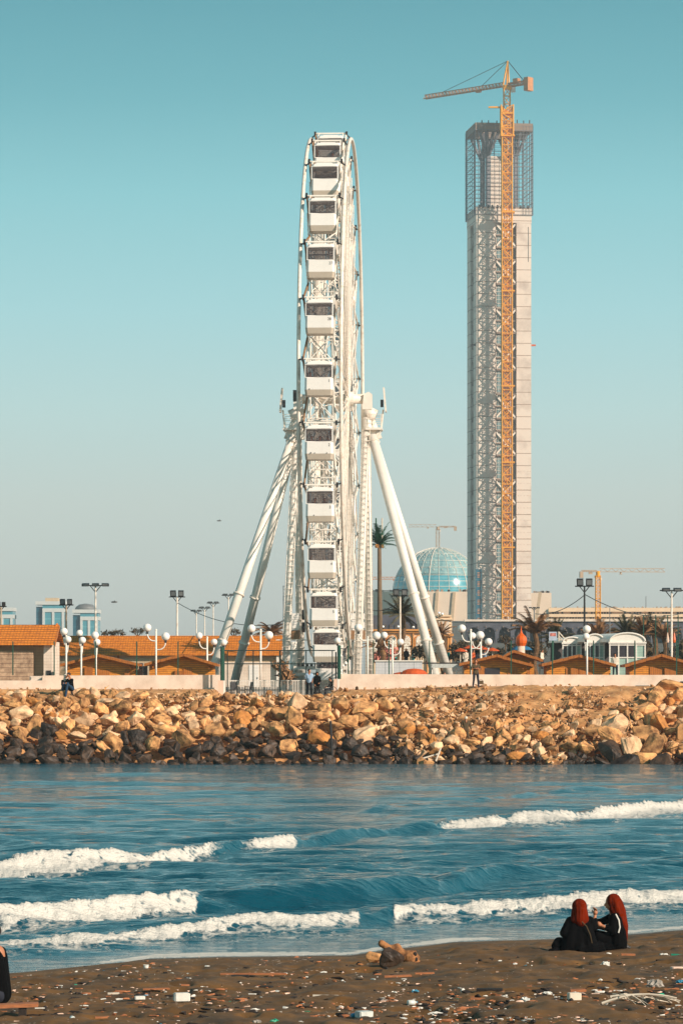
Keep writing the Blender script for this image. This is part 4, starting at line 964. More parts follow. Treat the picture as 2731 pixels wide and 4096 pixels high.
f = Fr(1655, 2775, 236.); t = thing('red_tent', 'low domed red and brown tent just behind the pale wall', 'tent', f.loc)
MB().lathe([(1.25, 0), (1.22, f.v(2712)), (1.0, f.v(2698)), (.78, f.v(2683)), (.45, f.v(2676)), (.05, f.v(2674))], (0,0,0), 14, 1.0, .8).build('canopy', M_red, t)
MB().lathe([(.75, 0), (.7, f.v(2704)), (.45, f.v(2692)), (.05, f.v(2688))], (-.95, .4, 0), 12).build('side_bay', M_red, t)
# arcade building
f = Fr(1650, 2700, 400.); k = f.k
t = thing('arcade_building', 'cream building with ochre trimmed lattice arches between wheel and right leg', 'building', f.loc)
ws = MB(); gl = MB(); lt = MB()
def archpoly(u0, u1, z0, zs, n=9): 
    c = (u0+u1)/2; r = (u1-u0)/2; return [(u0, z0)]+[(c+r*math.cos(PI-j*PI/(n-1)), zs+r*1.05*math.sin(PI-j*PI/(n-1))) for j in range(n)]+[(u1, z0)]
ws.box(f.u(1462), f.u(1745), 0, 8, 0, f.v(2524)).build('wall', M_arch, t)
for x_ in (1512, 1568, 1624, 1680, 1736):
    a1 = archpoly(f.u(x_-23), f.u(x_+23), f.v(2622), f.v(2562)); a2 = archpoly(f.u(x_-17), f.u(x_+17), f.v(2620), f.v(2560))
    MB().prism(a1, -.14, -.001).build('arch_trim', M_gold, t); MB().prism(a2, -.2, -.141).build('lattice', M_lat, t)
    gl.box(f.u(x_+26), f.u(x_+31), -.3, -.001, 0, f.v(2524))
gl.build('pilaster', M_gold, t)
MB().box(f.u(1462), f.u(1750), -.6, .2, f.v(2524), f.v(2517)).box(f.u(1462), f.u(1750), -.4, .1, f.v(2531), f.v(2527)).build('cornice', M_gold, t)
MB().box(f.u(1746), f.u(1806), -.6, 7, 0, f.v(2470)).build('corner_tower', M_arch, t)
MB().box(f.u(1742), f.u(1810), -.9, 7.2, f.v(2480), f.v(2474)).box(f.u(1748), f.u(1804), -.8, 7, f.v(2467), f.v(2460)).build('tower_cornice', M_arch, t)
MB().box(f.u(1752), f.u(1795), -.7, -.601, f.v(2535), f.v(2486)).build('tower_panel', M_cement, t)
b = MB()
for x_ in (1757, 1766, 1790, 1799): b.tube(f.p(x_, 2640, -.8), f.p(x_, 2545, -.8), .14, 8)
b.box(f.u(1750), f.u(1812), -1.2, -.4, f.v(2545), f.v(2535)); b.build('column', M_gold, t)
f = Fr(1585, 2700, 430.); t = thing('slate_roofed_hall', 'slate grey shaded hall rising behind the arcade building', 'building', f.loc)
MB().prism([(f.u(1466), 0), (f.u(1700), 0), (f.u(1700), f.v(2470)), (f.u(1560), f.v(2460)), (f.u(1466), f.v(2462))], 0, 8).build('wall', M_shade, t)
b = MB()
for q in range(9): b.prism(archpoly(f.u(1490+q*22), f.u(1502+q*22), f.v(2518), f.v(2502)), -.1, -.001)
b.build('niches', M_recess, t)
for (px, py, D) in ((1531, 2507, 398), (1592, 2507, 398), (1652, 2508, 398), (1755, 2452, 399), (1768, 2456, 399)):
    a_ = at(px, py+8, D); t = thing('roof_spotlight', 'small white spotlight on the cornice of the arcade building', 'spotlight', a_, 0, 'spotlights on the arcade cornice'); MB().ball((0, 0, .25), .16, 8, 6).build('head', M_globe, t); MB().tube((0, 0, 0), (0, 0, .12), .05, 5).build('stem', M_dark, t)
# barrel vaulted white kiosk
f = Fr(2440, 2775, 248.); k = f.k
def kiosk(label, xa, xb, ytop, yspr, side, D, left=None):
    f = Fr((xa+xb)/2, 2775, D); t = thing('vaulted_kiosk', label, 'kiosk', f.loc, 0, 'white barrel vaulted kiosks')
    u0, u1 = f.u(xa), f.u(xb); c = (u0+u1)/2; r = (u1-u0)/2; zs = f.v(yspr); hh = f.v(ytop)-zs
    pts = [(c-r*math.cos(j*PI/12), zs+hh*math.sin(j*PI/12)) for j in range(13)]
    b = MB().prism(pts+[(u1, zs-.08), (u0, zs-.08)], 0, 4.2); b.v = [(x-y*side, y, z) for x, y, z in b.v]; b.build('vault', M_white, t)
    fr = MB(); n_ = 4
    for q in range(n_+1): x_ = u0+(u1-u0)*q/n_; fr.box(x_-.05, x_+.05, -.03, .05, 0, zs-.09)
    for z_ in (zs-.3, f.v(2630)): fr.box(u0, u1, -.02, .04, z_-.04, z_+.04)
    fr.build('frame', M_white, t)
    gs = MB()
    for q in range(n_): 
        x_ = u0+(u1-u0)*q/n_
        if q < n_-1: gs.box(x_+.05, x_+(u1-u0)/n_-.05, .05, .08, f.v(2630), zs-.3)
    gs.build('dark_glazing', M_windk, t)
    MB().box(u1-(u1-u0)/n_, u1, .05, .1, .02, zs-.3).box(u0+.05, u1-(u1-u0)/n_-.001, .05, .1, .02, f.v(2634)).build('green_panel', M_greenglass, t)
    b = MB().box(u0+.02, u1-.02, 3.6, 3.7, 0, zs-.1); b.v = [(x-y*side, y, z) for x, y, z in b.v]; b.build('back_wall', M_recess, t)
    b = MB().path([(q_[0], -.06, q_[1]) for q_ in pts], .07, 6); b.build('arch_rim', M_white, t)
    MB().box(u0-.1, u1+.1, -.09, .02, zs-.2, zs-.06).build('gutter', M_white, t)
    return t
kiosk('white vaulted kiosk with green glass front, nearest of the three', 2437, 2578, 2532, 2564, .3, 247)
kiosk('middle white vaulted kiosk half hidden by the globe lamp', 2340, 2414, 2537, 2564, .25, 249)
kiosk('leftmost small white vaulted kiosk beside the blue sign board', 2250, 2322, 2549, 2566, .2, 251)
# onion dome, sign board, parasols, awnings
f = Fr(2083, 2775, 248.); t = thing('onion_turret', 'orange onion dome with tall spike on a round pink turret', 'turret', f.loc)
r1 = 15*f.k; MB().lathe([(r1, 0), (r1, f.v(2584))], (0,0,0), 20).build('drum', M_pink, t, True)
pr_ = [(16, 2584), (18, 2580), (22, 2571), (23, 2562), (22, 2553), (18, 2545), (12, 2539), (6, 2533), (3.5, 2525), (2, 2515), (.4, 2503)]
MB().lathe([(a_*f.k, f.v(y_)) for a_, y_ in pr_], (0,0,0), 10).build('onion_dome', M_orange, t)
f = Fr(2085, 2775, 252.); t = thing('blue_parasol', 'wide blue parasol spread behind the orange onion dome', 'parasol', f.loc)
MB().lathe([(44*f.k, f.v(2600)), (30*f.k, f.v(2588)), (4*f.k, f.v(2580)), (.02, f.v(2578))], (0,0,0), 8).build('canopy', M_blue, t); MB().tube((0,0,0), (0,0,f.v(2580)), .04, 6).build('pole', M_white, t)
f = Fr(2211, 2775, 244.); t = thing('sign_board', 'small square pale blue sign board on a green post beside the kiosks', 'sign', f.loc)
MB().box(f.u(2194), f.u(2226), -.04, .04, f.v(2562), f.v(2527)).build('board', mat('pale_blue_sign', (176, 190, 206), .5, .1, 3), t); MB().box(f.u(2198), f.u(2222), -.045, -.041, f.v(2545), f.v(2532)).build('faded_red_lettering', mat('faded_red_print', (196, 120, 110), .6, .5, 9), t)
MB().tube((0, 0, 0), (0, 0, f.v(2562)), .05, 6).build('post', M_green, t)
f = Fr(2248, 2700, 251.); tag(MB().tube(f.p(2233, 2565), f.p(2233, 2526), .05, 5).tube(f.p(2233, 2528), f.p(2266, 2565), .05, 5).tube(f.p(2233, 2560), f.p(2268, 2560), .05, 5).tube(f.p(2234, 2544), f.p(2250, 2562), .04, 5).build('timber_truss', M_cream, None, loc=f.loc), 'cream triangular timber frame between blue sign and first kiosk', 'frame')
for x_, lb in ((2668, 'left of two closed orange and white parasols by the right mast'), (2695, 'right of two closed orange and white parasols by the right mast')):
    f = Fr(x_, 2680, 262.); t = thing('closed_parasol', lb, 'parasol', f.loc, 0, 'closed parasols near the right edge')
    MB().lathe([(5*f.k, f.v(2570)), (6*f.k, f.v(2560)), (3*f.k, f.v(2540)), (.02, f.v(2530))], (0,0,0), 8).build('folded_cloth', M_orange if x_ > 2680 else M_pink, t); MB().tube((0,0,0), (0,0,f.v(2568)), .04, 5).build('pole', M_dark, t)
def parasol(px, py, w_, D, m, lb, grp='orange market parasols'):
    f = Fr(px, 2740 if D < 300 else 2660, D); t = thing('parasol', lb, 'parasol', f.loc, 0, grp); r_ = w_/2*f.k
    MB().lathe([(r_, f.v(py+14)), (r_*.97, f.v(py+12)), (r_*.5, f.v(py+5)), (.03, f.v(py))], (0,0,0), 8).build('canopy', m, t); MB().tube((0,0,0), (0,0,f.v(py+6)), .05, 6).build('pole', M_cream, t)
parasol(1840, 2592, 58, 300, M_red, 'orange parasol farthest left, beside the arcade building')
parasol(1880, 2580, 64, 296, M_red, 'orange parasol between the two globe lamps')
parasol(1925, 2584, 60, 300, M_red, 'orange parasol right of the tall globe lamp')
parasol(1968, 2590, 58, 297, M_red, 'orange parasol nearest the taller timber hut')
# flood light masts
def mast(px, py, D, n, lb, yb=2770, r=.09, s=1., m=M_beigecr, up=False):
    f = Fr(px, yb, D); t = thing('floodlight_mast', lb, 'floodlight', f.loc, 0, 'floodlight masts'); H = f.v(py)
    MB().tube((0,0,0), (0,0,H), r*1.3, 8, r*.8).build('pole', m, t)
    MB().tube((-.75*s, 0, H), (.75*s, 0, H), .05, 5).tube((-.4*s, 0, H), (0, 0, H-.5*s), .04, 5).tube((.4*s, 0, H), (0, 0, H-.5*s), .04, 5).build('crossbar', M_dark, t)
    for q in range(n):
        x_ = (q-(n-1)/2)*.72*s; l = MB().rbox((x_, -.1, H+(.32 if up else .05)*s), .5*s, .3*s, .55*s if up else .18*s, .2*(q-1), .25).build('lamp_head', M_dark, t)
        MB().rbox((x_, -.27*s, H+(.3 if up else .03)*s), .38*s, .03, .38*s if up else .1*s, .2*(q-1), .25).build('lens', M_grey, l)
mast(383, 2342, 300, 3, 'tall pale floodlight mast in front of the shorter glass tower', r=.10, s=1.25, m=M_white2)
mast(266, 2420, 270, 2, 'floodlight mast in front of the tallest glass tower', up=True, s=.8)
mast(6, 2426, 270, 2, 'floodlight mast at the left edge of the photo', up=True, s=.6)
mast(709, 2388, 335, 2, 'dark headed floodlight mast holding the cable, left of the wheel', up=True, s=1.1, m=M_white2, r=.12)
mast(786, 2444, 420, 2, 'shortest of three small floodlight masts left of the wheel', m=M_white2)
mast(819, 2432, 430, 2, 'middle one of three small floodlight masts left of the wheel', s=1.1, m=M_white2)
mast(853, 2412, 420, 2, 'tallest of three small floodlight masts left of the wheel', s=1.1, m=M_white2)
mast(914, 2381, 400, 2, 'floodlight mast peeping out behind the left wheel leg', s=1.1, m=M_white2)
mast(1600, 2384, 290, 2, 'floodlight mast before the small palm, left of the right wheel leg', up=True, s=1.0, m=M_white2)
mast(2135, 2432, 420, 3, 'small floodlight mast before the pale annex wall', s=.7, m=M_grey)
mast(2336, 2345, 262, 2, 'dark floodlight mast left of the pale yellow crane', up=True, s=1.0, m=M_dark)
mast(2684, 2362, 262, 2, 'white floodlight mast near the right edge with level heads', s=1.25, m=M_white2)
f = Fr(2437, 2775, 255.); tag(MB().tube((0,0,0), (0,0,f.v(2432)), .05, 6, .03).build('thin_pole', M_grey, None, loc=f.loc), 'thin bare pole rising left of the nearest vaulted kiosk', 'pole')
def cable(a_, b_, sag, lb, r=.035):
    pts = [a_.lerp(b_, q/14)-Vector((0, 0, sag*4*(q/14)*(1-q/14))) for q in range(15)]
    tag(MB().path(pts, r, 5).build('cable', M_dark), lb, 'cable')
cable(at(712, 2412, 335), at(1128, 2495, 285), .9, 'dark cable sagging from the floodlight mast to the wheel')
cable(at(2334, 2382, 262), at(2140, 2455, 300), .5, 'dark cable running left from the dark floodlight mast')
cable(at(2338, 2378, 262), at(2740, 2450, 300), .9, 'dark cable running right from the dark floodlight mast')
cable(at(1480, 2440, 290), at(1596, 2410, 290), .3, 'thin cable between the palm trunk and its floodlight mast')
cable(at(1730, 2462, 380), at(1880, 2490, 300), .3, 'thin cable crossing in front of the pale prayer hall')
# globe lamps
lampm = {}
def globe_lamp(px, py_top, D, globes, lb, yb=2772):
    """globes: (px, py, radius px) on curved arms"""
    f = Fr(px, yb, D); t = thing('globe_street_lamp', lb, 'street lamp', f.loc, 0, 'white globe street lamps')
    MB().tube((0,0,0), (0,0,f.v(py_top)), .068, 10).ball((0,0,f.v(py_top)), .085, 10, 6).build('pole', M_white, t, True)
    for (gx, gy, gr) in globes:
        g = f.p(gx, gy); r_ = gr*f.k
        if abs(g.x) > .05:
            zb = g.z-.95; pts = [Vector((0, 0, zb)), Vector((g.x*.45, 0, zb+.02)), Vector((g.x*.82, 0, zb+.18)), Vector((g.x, 0, g.z-r_-.12))]
            pts = [pts[0], pts[0].lerp(pts[1], .5), pts[1], pts[1].lerp(pts[2], .5)-Vector((0,0,.03)), pts[2], pts[2].lerp(pts[3], .5)+Vector((g.x*.05, 0, 0)), pts[3]]
            a_ = MB().path(pts, .045, 8).build('arm', M_white, t, True)
        else: a_ = t
        MB().tube((g.x, 0, g.z-r_-.14), (g.x, 0, g.z-r_+.06), .09, 8).build('collar', M_dark, t)
        MB().ball((g.x, 0, g.z), r_, 20, 14).build('globe', M_globe, t, True)
globe_lamp(625, 2520, 236, ((590, 2511, 16.5), (663, 2546, 17)), 'double globe lamp between the two left huts')
globe_lamp(266, 2545, 233, ((257, 2526, 15), (273, 2558, 14)), 'globe lamp nearest the tiled house, two globes one above the other')
globe_lamp(326, 2560, 234, ((319, 2532, 13), (331, 2561, 14)), 'globe lamp behind the first hut, its upper globe grey')
globe_lamp(385, 2552, 235, ((381, 2541, 15.5), (389, 2569, 14)), 'globe lamp below the tall pale floodlight mast')
globe_lamp(829, 2550, 240, ((797, 2543, 14), (857, 2568, 13)), 'double globe lamp just left of the left gate post')
globe_lamp(1043, 2520, 230, ((1006, 2514, 16.5), (1076, 2541, 17)), 'tall double globe lamp inside the gate area', 2782)
globe_lamp(1470, 2550, 234, ((1433, 2511, 16.5), (1505, 2543, 17)), 'double globe lamp against the right wheel column')
globe_lamp(1569, 2562, 236, ((1536, 2541, 14), (1601, 2568, 14)), 'small double globe lamp left of the right wheel leg')
globe_lamp(1882, 2520, 234, ((1846, 2514, 16.5), (1919, 2541, 17)), 'tall double globe lamp left of the standing man')
globe_lamp(1922, 2560, 240, ((1888, 2543, 14), (1953, 2567, 15)), 'lower double globe lamp right of the standing man')
globe_lamp(2346, 2534, 236, ((2345, 2517, 16.5), (2342, 2546, 14)), 'globe lamp in front of the vaulted kiosks')
# ------------------------------------------------------------------ walls, fences, gate
def wall_run(name, lb, pts, D, th=.25, yb=2800):
    """pts: (px, py_top)"""
    x_ = [(p[0]-CX)*D/F for p in pts]; z_ = [EYE-(p[1]-HY)*D/F for p in pts]; zb = EYE-(yb-HY)*D/F
    n = len(pts); vs = []; 
    for q in range(n): vs += [(x_[q], D-th/2, zb), (x_[q], D+th/2, zb), (x_[q], D+th/2, z_[q]), (x_[q], D-th/2, z_[q])]
    fs = [(0,1,2,3), tuple(4*(n-1)+i for i in (3,2,1,0))]
    for q in range(n-1):
        for i in range(4): fs.append((4*q+i, 4*q+4+i, 4*q+4+(i+1) % 4, 4*q+(i+1) % 4))
    b = MB().add(vs, fs); return tag(b.build(name, M_cement), lb, 'wall')
w1 = wall_run('boundary_wall', 'pale rendered wall left of the gate, stepping down at its right end', [(172, 2702), (690, 2700), (1075, 2700), (1078, 2722), (1000, 2724)][:3], 220)
bpy.data.objects.remove(w1)
wall_run('boundary_wall', 'pale rendered wall left of the gate, running to the tiled house', [(-700, 2722), (171, 2722), (172, 2702), (600, 2701), (884, 2699)], 219.4, yb=2775)
wall_run('boundary_wall', 'pale rendered wall right of the gate, running to the right edge', [(1358, 2696), (2000, 2698), (2731, 2700), (3500, 2702)], 219.0, yb=2790)
b = at(2600, 2745, 218.8); tag(MB().box(b.x-1.0, b.x-.1, 218.6, 218.84, EYE-.82, EYE-.70).build('drain_opening', M_dark), 'small dark drain slot at the foot of the right wall', 'drain')
b = at(2728, 2730, 218.8); tag(MB().box(b.x-.15, b.x+.5, 218.6, 218.84, EYE-.62, EYE-.42).build('drain_opening', M_dark), 'small square dark hole in the wall at the right edge', 'drain')
def fence(lb, xs, D, ztop, zbot, wires=True, m=M_green, tops=None):
    x0 = (xs[0]-CX)*D/F; t = thing('wire_fence', lb, 'fence', (x0, D, zbot), 0)
    for x_ in xs: u = (x_-xs[0])*D/F; MB().rbox((u, 0, (ztop-zbot)/2), .075, .075, ztop-zbot).build('post', m, t)
    u1 = (xs[-1]-xs[0])*D/F; b = MB(); z_ = .1
    while z_ < ztop-zbot-.1: b.rbox((u1/2, 0, z_), u1, .0045, .0045); z_ += .2
    n_ = int(u1/.25)
    for q in range(n_): b.rbox((q*.25, 0, (ztop-zbot)/2), .003, .003, ztop-zbot-.2)
    b.build('wire_mesh', M_dgreen, t)
zt = EYE+(HY-2562)*219/F; zb = EYE-.02
fence('green wire fence on the left boundary wall', [53, 218, 383, 548, 713], 219.4, zt-.05, EYE+.0)
fence('green wire fence on the right boundary wall', [1393, 1493, 1555, 1717, 1881, 2043, 2208, 2372, 2537, 2704, 2870], 219.0, zt, zb)
# tall fence behind kiosks at the right
fence('tall dark green fence far right behind the vaulted kiosks', [2572, 2620, 2668, 2710, 2760], 268, EYE+(HY-2460)*268/F, 4.2)
# gate
f = Fr(1110, 2790, 219.2); g = thing('gate_fence', 'tall dark green framed wire fence closing the gap in the wall', 'fence', f.loc)
b = MB()
for y_ in (2602, 2655): b.rbox((0, 0, f.v(y_)), (1340-880)*f.k, .06, .07)
b.rbox((0, 0, f.v(2785)), (1340-905)*f.k, .06, .07); b.build('rail', M_dgreen, g)
for x_ in (910, 1013, 1120, 1224, 1329): MB().rbox((f.u(x_), .07, f.v(2694)), .07 if x_ != 1120 else .11, .07, 188*f.k).build('upright', M_dgreen, g)
b = MB()
for q in range(44): b.rbox((f.u(910)+q*.16, .0, f.v(2694)), .004, .004, 185*f.k)
for q in range(16): b.rbox((0, .0, f.v(2780)+q*.2), (1329-910)*f.k, .004, .004)
b.build('wire_mesh', M_dgreen, g)
for (x0, x1, yt, yb_, lb, gx, gy) in ((873, 903, 2722, 2790, 'left concrete gate pillar with green posts and a globe lamp', 895, 2570), (1335, 1358, 2716, 2775, 'right concrete gate pillar with green posts and a globe lamp', 1350, 2563)):
    f = Fr((x0+x1)/2, yb_, 218.4); t = thing('gate_pillar', lb, 'gate pillar', f.loc, 0, 'gate pillars')
    MB().box(f.u(x0), f.u(x1), -.25, .25, 0, f.v(yt)).build('concrete_base', M_pink, t)
    MB().box(f.u(x1)-.16, f.u(x1), -.26, .26, 0, f.v(yt)-.001).build('pale_edge', M_white, t)
    s_ = 1 if x0 < 1000 else -1
    MB().tube(f.p(gx-6*s_, yt), f.p(gx-6*s_, gy+18), .13, 8).build('green_post', M_green, t)
    MB().tube(f.p(gx+4*s_-3, yt, .2), f.p(gx+4*s_-3, gy+(45 if s_ < 0 else 20), .2), .05, 6).build('slim_post', M_dgreen, t)
    if s_ < 0: MB().box(f.u(1351), f.u(1360), .05, .3, f.v(2716), f.v(2588)).build('white_post', M_white2, t)
    MB().ball(f.p(gx, gy), 13.5*f.k, 20, 14).build('globe', M_globe, t, True); MB().tube(f.p(gx, gy+12), f.p(gx, gy+20), .08, 8).build('collar', M_dark, t)
f = Fr(1070, 2786, 221.5)
for (xa, xb, lb) in ((910, 1030, 'white picket barrier behind the two chairs'), (1030, 1125, 'white picket barrier in the middle of the gate area'), (1125, 1228, 'white picket barrier beside the couple')):
    f = Fr((xa+xb)/2, 2788, 221.5); t = thing('picket_barrier', lb, 'barrier', f.loc, 0, 'white picket barriers inside the gate')
    b = MB(); x_ = xa+2
    while x_ < xb-1: b.rbox((f.u(x_), 0, f.v(2752)), .045, .03, 62*f.k); x_ += 6.4
    b.build('pickets', M_white, t); b = MB()
    for y_ in (2722, 2782): b.rbox((0, 0, f.v(y_)), (xb-xa-1)*f.k, .05, .05)
    b.build('rails', M_white, t)
def chair(px, lb, rz):
    f = Fr(px, 2786, 219.9); t = thing('plastic_chair', lb, 'chair', f.loc, rz, 'dark chairs inside the gate')
    MB().rbox((0, 0, .45), .46, .46, .05).build('seat', M_dark, t)
    MB().rbox((0, .22, .72), .44, .04, .5, 0, R(-8)).build('backrest', M_dark, t)
    for sx in (-1, 1):
        for sy in (-1, 1): MB().tube((sx*.22, sy*.22, 0), (sx*.2, sy*.2, .45), .02, 5).build('leg', M_dark, t)
    MB().rbox((-.23, 0, .66), .04, .4, .03).rbox((.23, 0, .66), .04, .4, .03).build('armrest', M_dark, t)
chair(938, 'dark chair nearer the left gate pillar', R(12)); chair(993, 'dark chair right of the small table', R(-70))
f = Fr(962, 2786, 220.6); t = thing('small_table', 'small pale table between the two dark chairs', 'table', f.loc)
MB().rbox((0, 0, .72), .75, .6, .04).build('top', M_cream, t)
for sx in (-1, 1):
    for sy in (-1, 1): MB().tube((sx*.33, sy*.25, 0), (sx*.33, sy*.25, .7), .025, 5).build('leg', M_cream, t)
# birds
for (px, py, s_, lb) in ((458, 2408, .5, 'small dark bird flying right of the pale floodlight mast'), (877, 2083, .35, 'tiny dark bird flying high left of the wheel')):
    a_ = at(px, py, 300); t = MB().ball((0,0,0), .12*s_*2, 8, 6, (2.6, .8, .7)); t.add([(0,0,0), (.3*s_,0,0), (.15*s_, .7*s_, .12), (.1*s_, -.7*s_, .14)], [(0,1,2), (0,3,1)]); t.tube((.2*s_,0,0), (.5*s_,0,.03), .05*s_, 5, .1*s_)
    tag(t.build('bird', M_grey, None, loc=a_), lb, 'bird')
# ------------------------------------------------------------------ palms and shrubs
def fronds(b, c, n, L, droop, lo, hi, wid, leaf=18, seed=1):
    r = random.Random(seed)
    for i in range(n):
        az = 2*PI*i/n+r.uniform(-.2, .2); el = r.uniform(lo, hi); l = L*r.uniform(.8, 1.1); p = Vector(c); d = Vector((math.cos(az)*math.cos(el), math.sin(az)*math.cos(el), math.sin(el)))
        pts = [p.copy()]; st = l/10
        for q in range(10): p = p+d*st; d = (d+Vector((0, 0, -droop*(.4+q*.1)))).normalized(); pts.append(p.copy())
        b.path(pts, [wid*.12*(1-q/12) for q in range(11)], 4)
        for q in range(leaf):
            t_ = (q+1)/leaf*9.6; i0 = min(9, int(t_)); a_ = pts[i0].lerp(pts[i0+1], t_-i0); dr = (pts[i0+1]-pts[i0]).normalized(); sd_ = dr.cross(Vector((0,0,1))).normalized(); w_ = wid*(1.1-.6*abs(q/leaf-.35))*r.uniform(.8, 1.2)
            for s_ in (-1, 1):
                e_ = a_+sd_*s_*w_+dr*w_*.7-Vector((0,0,w_*.45)); m_ = a_+dr*wid*.34; b.add([a_, m_, e_], [(0,1,2)])
    return b
f = Fr(1521, 2775, 300.); t = thing('antenna_palm', 'tall artificial palm with smooth trunk hiding antennas, right of the wheel', 'palm tree', f.loc); H = f.v(2178)
MB().tube((0,0,0), (-.1,0,H), .29, 14, .17).build('trunk', mat('painted_palm_trunk', (112, 92, 70), .8, .2, 3, stretch=(1,1,.4)), t, True)
fronds(MB(), (-.1, 0, H), 38, 2.1, .13, .1, 1.35, .30, 14, 4).build('crown', M_frond, t)
for dx in (-.3, .25): MB().tube((dx-.1, -.1, H+.3), (dx-.1, -.1, H+2.4), .065, 8).build('antenna', M_frond if dx < .2 else M_cream, t)
b = MB()
for dx in (-.3, -.15, .25, .32): b.ball((dx-.1, -.2, H-.15), .11, 8, 6, (1, 1, 1.7))
b.build('date_bunches', M_gold, t)
def palm(px, py, D, L, n, m, lb, tr=.22, seed=1, yb=2770, lo=-.2, hi=1.3, droop=.12, grp='palm trees behind the stalls'):
    f = Fr(px, yb, D); t = thing('palm_tree', lb, 'palm tree', f.loc, 0, grp); H = f.v(py)
    b = MB(); n_ = 10
    b.path([(.15*math.sin(q), 0, H*q/n_) for q in range(n_+1)], [tr*(1.25-.35*q/n_)*(1+.12*(q % 2)) for q in range(n_+1)], 8); b.build('trunk', M_bark, t)
    fronds(MB(), (0.15*math.sin(n_), 0, H-.1), int(n*1.5), L, droop, lo, hi, L*.17, 18, seed).build('crown', m, t)
palm(1609, 2452, 330, 2.3, 22, M_frondd, 'small dark palm behind the floodlight mast, left of the right leg', seed=3, lo=-.5, droop=.05, yb=2740)
palm(1090, 2530, 335, 2.2, 22, M_frondb, 'dry brown palm showing over the long tiled roof', seed=5, hi=1.0)
palm(1525, 2590, 262, 1.5, 14, M_frondb, 'low dry palm behind the globe lamps right of the wheel', seed=6)
palm(2140, 2530, 300, 2.6, 18, M_frondb, 'sparse dry palm with upright fronds right of the onion dome', seed=7, lo=.5, hi=1.4)
for (px, py, L_, m_, lb) in ((2225, 2548, 2.3, M_frondd, 'dark palm left of the dark floodlight mast'), (2395, 2553, 2.3, M_frondb, 'brown palm above the middle vaulted kiosk'), (2510, 2540, 2.3, M_frondd, 'dark palm above the middle of the nearest kiosk'), (2572, 2530, 1.9, M_frondb, 'brown palm above the right end of the nearest kiosk'), (2615, 2538, 2.5, M_frondd, 'dark palm between the nearest kiosk and the white mast'), (2655, 2548, 2.0, M_frondb, 'brown palm just left of the white floodlight mast')):
    palm(px, py, 300+random.uniform(-10, 10), L_*.88, 20, m_, lb, seed=px, lo=.15, hi=1.4, droop=.07)
palm(1770, 2530, 300, 1.5, 14, M_frondb, 'small dry palm before the corner of the arcade building', seed=12, tr=.12)
for q, (px, py) in enumerate(((432, 2538), (474, 2534), (552, 2528), (935, 2530), (2020, 2560))):
    f = Fr(px, 2600, 335.); t = thing('dry_tree', ['dry round tree top over the long roof, leftmost', 'dry round tree top over the long roof, second', 'small dry tree top over the long roof, third', 'brown tree top between the two left wheel legs', 'thin brown tree before the shaded arcade'][q], 'tree', f.loc-Vector((0,0,2.5)), 0, 'dry trees behind the roofs')
    H = f.v(py)+2.5; b = MB().tube((0,0,0), (0,0,H), .12, 6, .05)
    for e_ in range(8): az = e_*.8; b.tube((0,0,H-.5), (math.cos(az)*.6, math.sin(az)*.6, H+.3*random.random()), .03, 4)
    b.build('trunk', M_bark, t); b = MB()
    for e_ in range(260):
        az = random.random()*6.28; cl = e_ % 6; c = Vector((math.cos(cl*1.05)*.5, math.sin(cl*1.05)*.3, H+.1*(cl % 3))); p = c+Vector((random.gauss(0, .16), random.gauss(0, .16), random.gauss(0, .12)))
        v = [p+Vector((random.gauss(0, .07), random.gauss(0, .07), random.gauss(0, .07))) for _ in range(3)]; b.add(v, [(0,1,2)])
    b.build('crown', M_shrub, t)
def shrubbery(lb, x0, x1, ylo, yhi, D, n, m, seed, name='shrubs', cat='shrubs'):
    r = random.Random(seed); b = MB()
    cl = [(r.uniform(x0, x1), r.uniform(yhi, ylo)) for _ in range(max(4, int((x1-x0)/18)))]
    for q in range(n):
        c = r.choice(cl); px = c[0]+r.gauss(0, 10); py = c[1]+r.gauss(0, 7); p = at(px, py, D+r.uniform(-2, 2))
        b.add([p+Vector((r.gauss(0, .17), r.gauss(0, .15), r.gauss(0, .17))) for _ in range(3)], [(0,1,2)])
    for c in cl:
        p = at(c[0], c[1], D); b.tube((p.x, D, 3.6), (p.x, D, p.z), .04, 4)
    o = b.build(name, m); tag(o, lb, cat, kind='stuff')
shrubbery('brown dry shrubs on the slope below the shaded arcade', 1815, 2180, 2655, 2580, 320, 6500, M_shrub, 1)
shrubbery('brown dry shrubs behind the vaulted kiosks', 2190, 2760, 2655, 2565, 310, 9000, M_shrub, 2)
shrubbery('pink flowering shrubs below the lattice arches', 1508, 1590, 2640, 2605, 300, 900, M_pinkfl, 3)
shrubbery('dark shrubs in front of the lattice arches', 1665, 1720, 2625, 2600, 310, 700, M_shrub, 4)
shrubbery('reddish shrubs beside the left wheel column', 1120, 1160, 2720, 2620, 262, 800, M_frondb, 5)
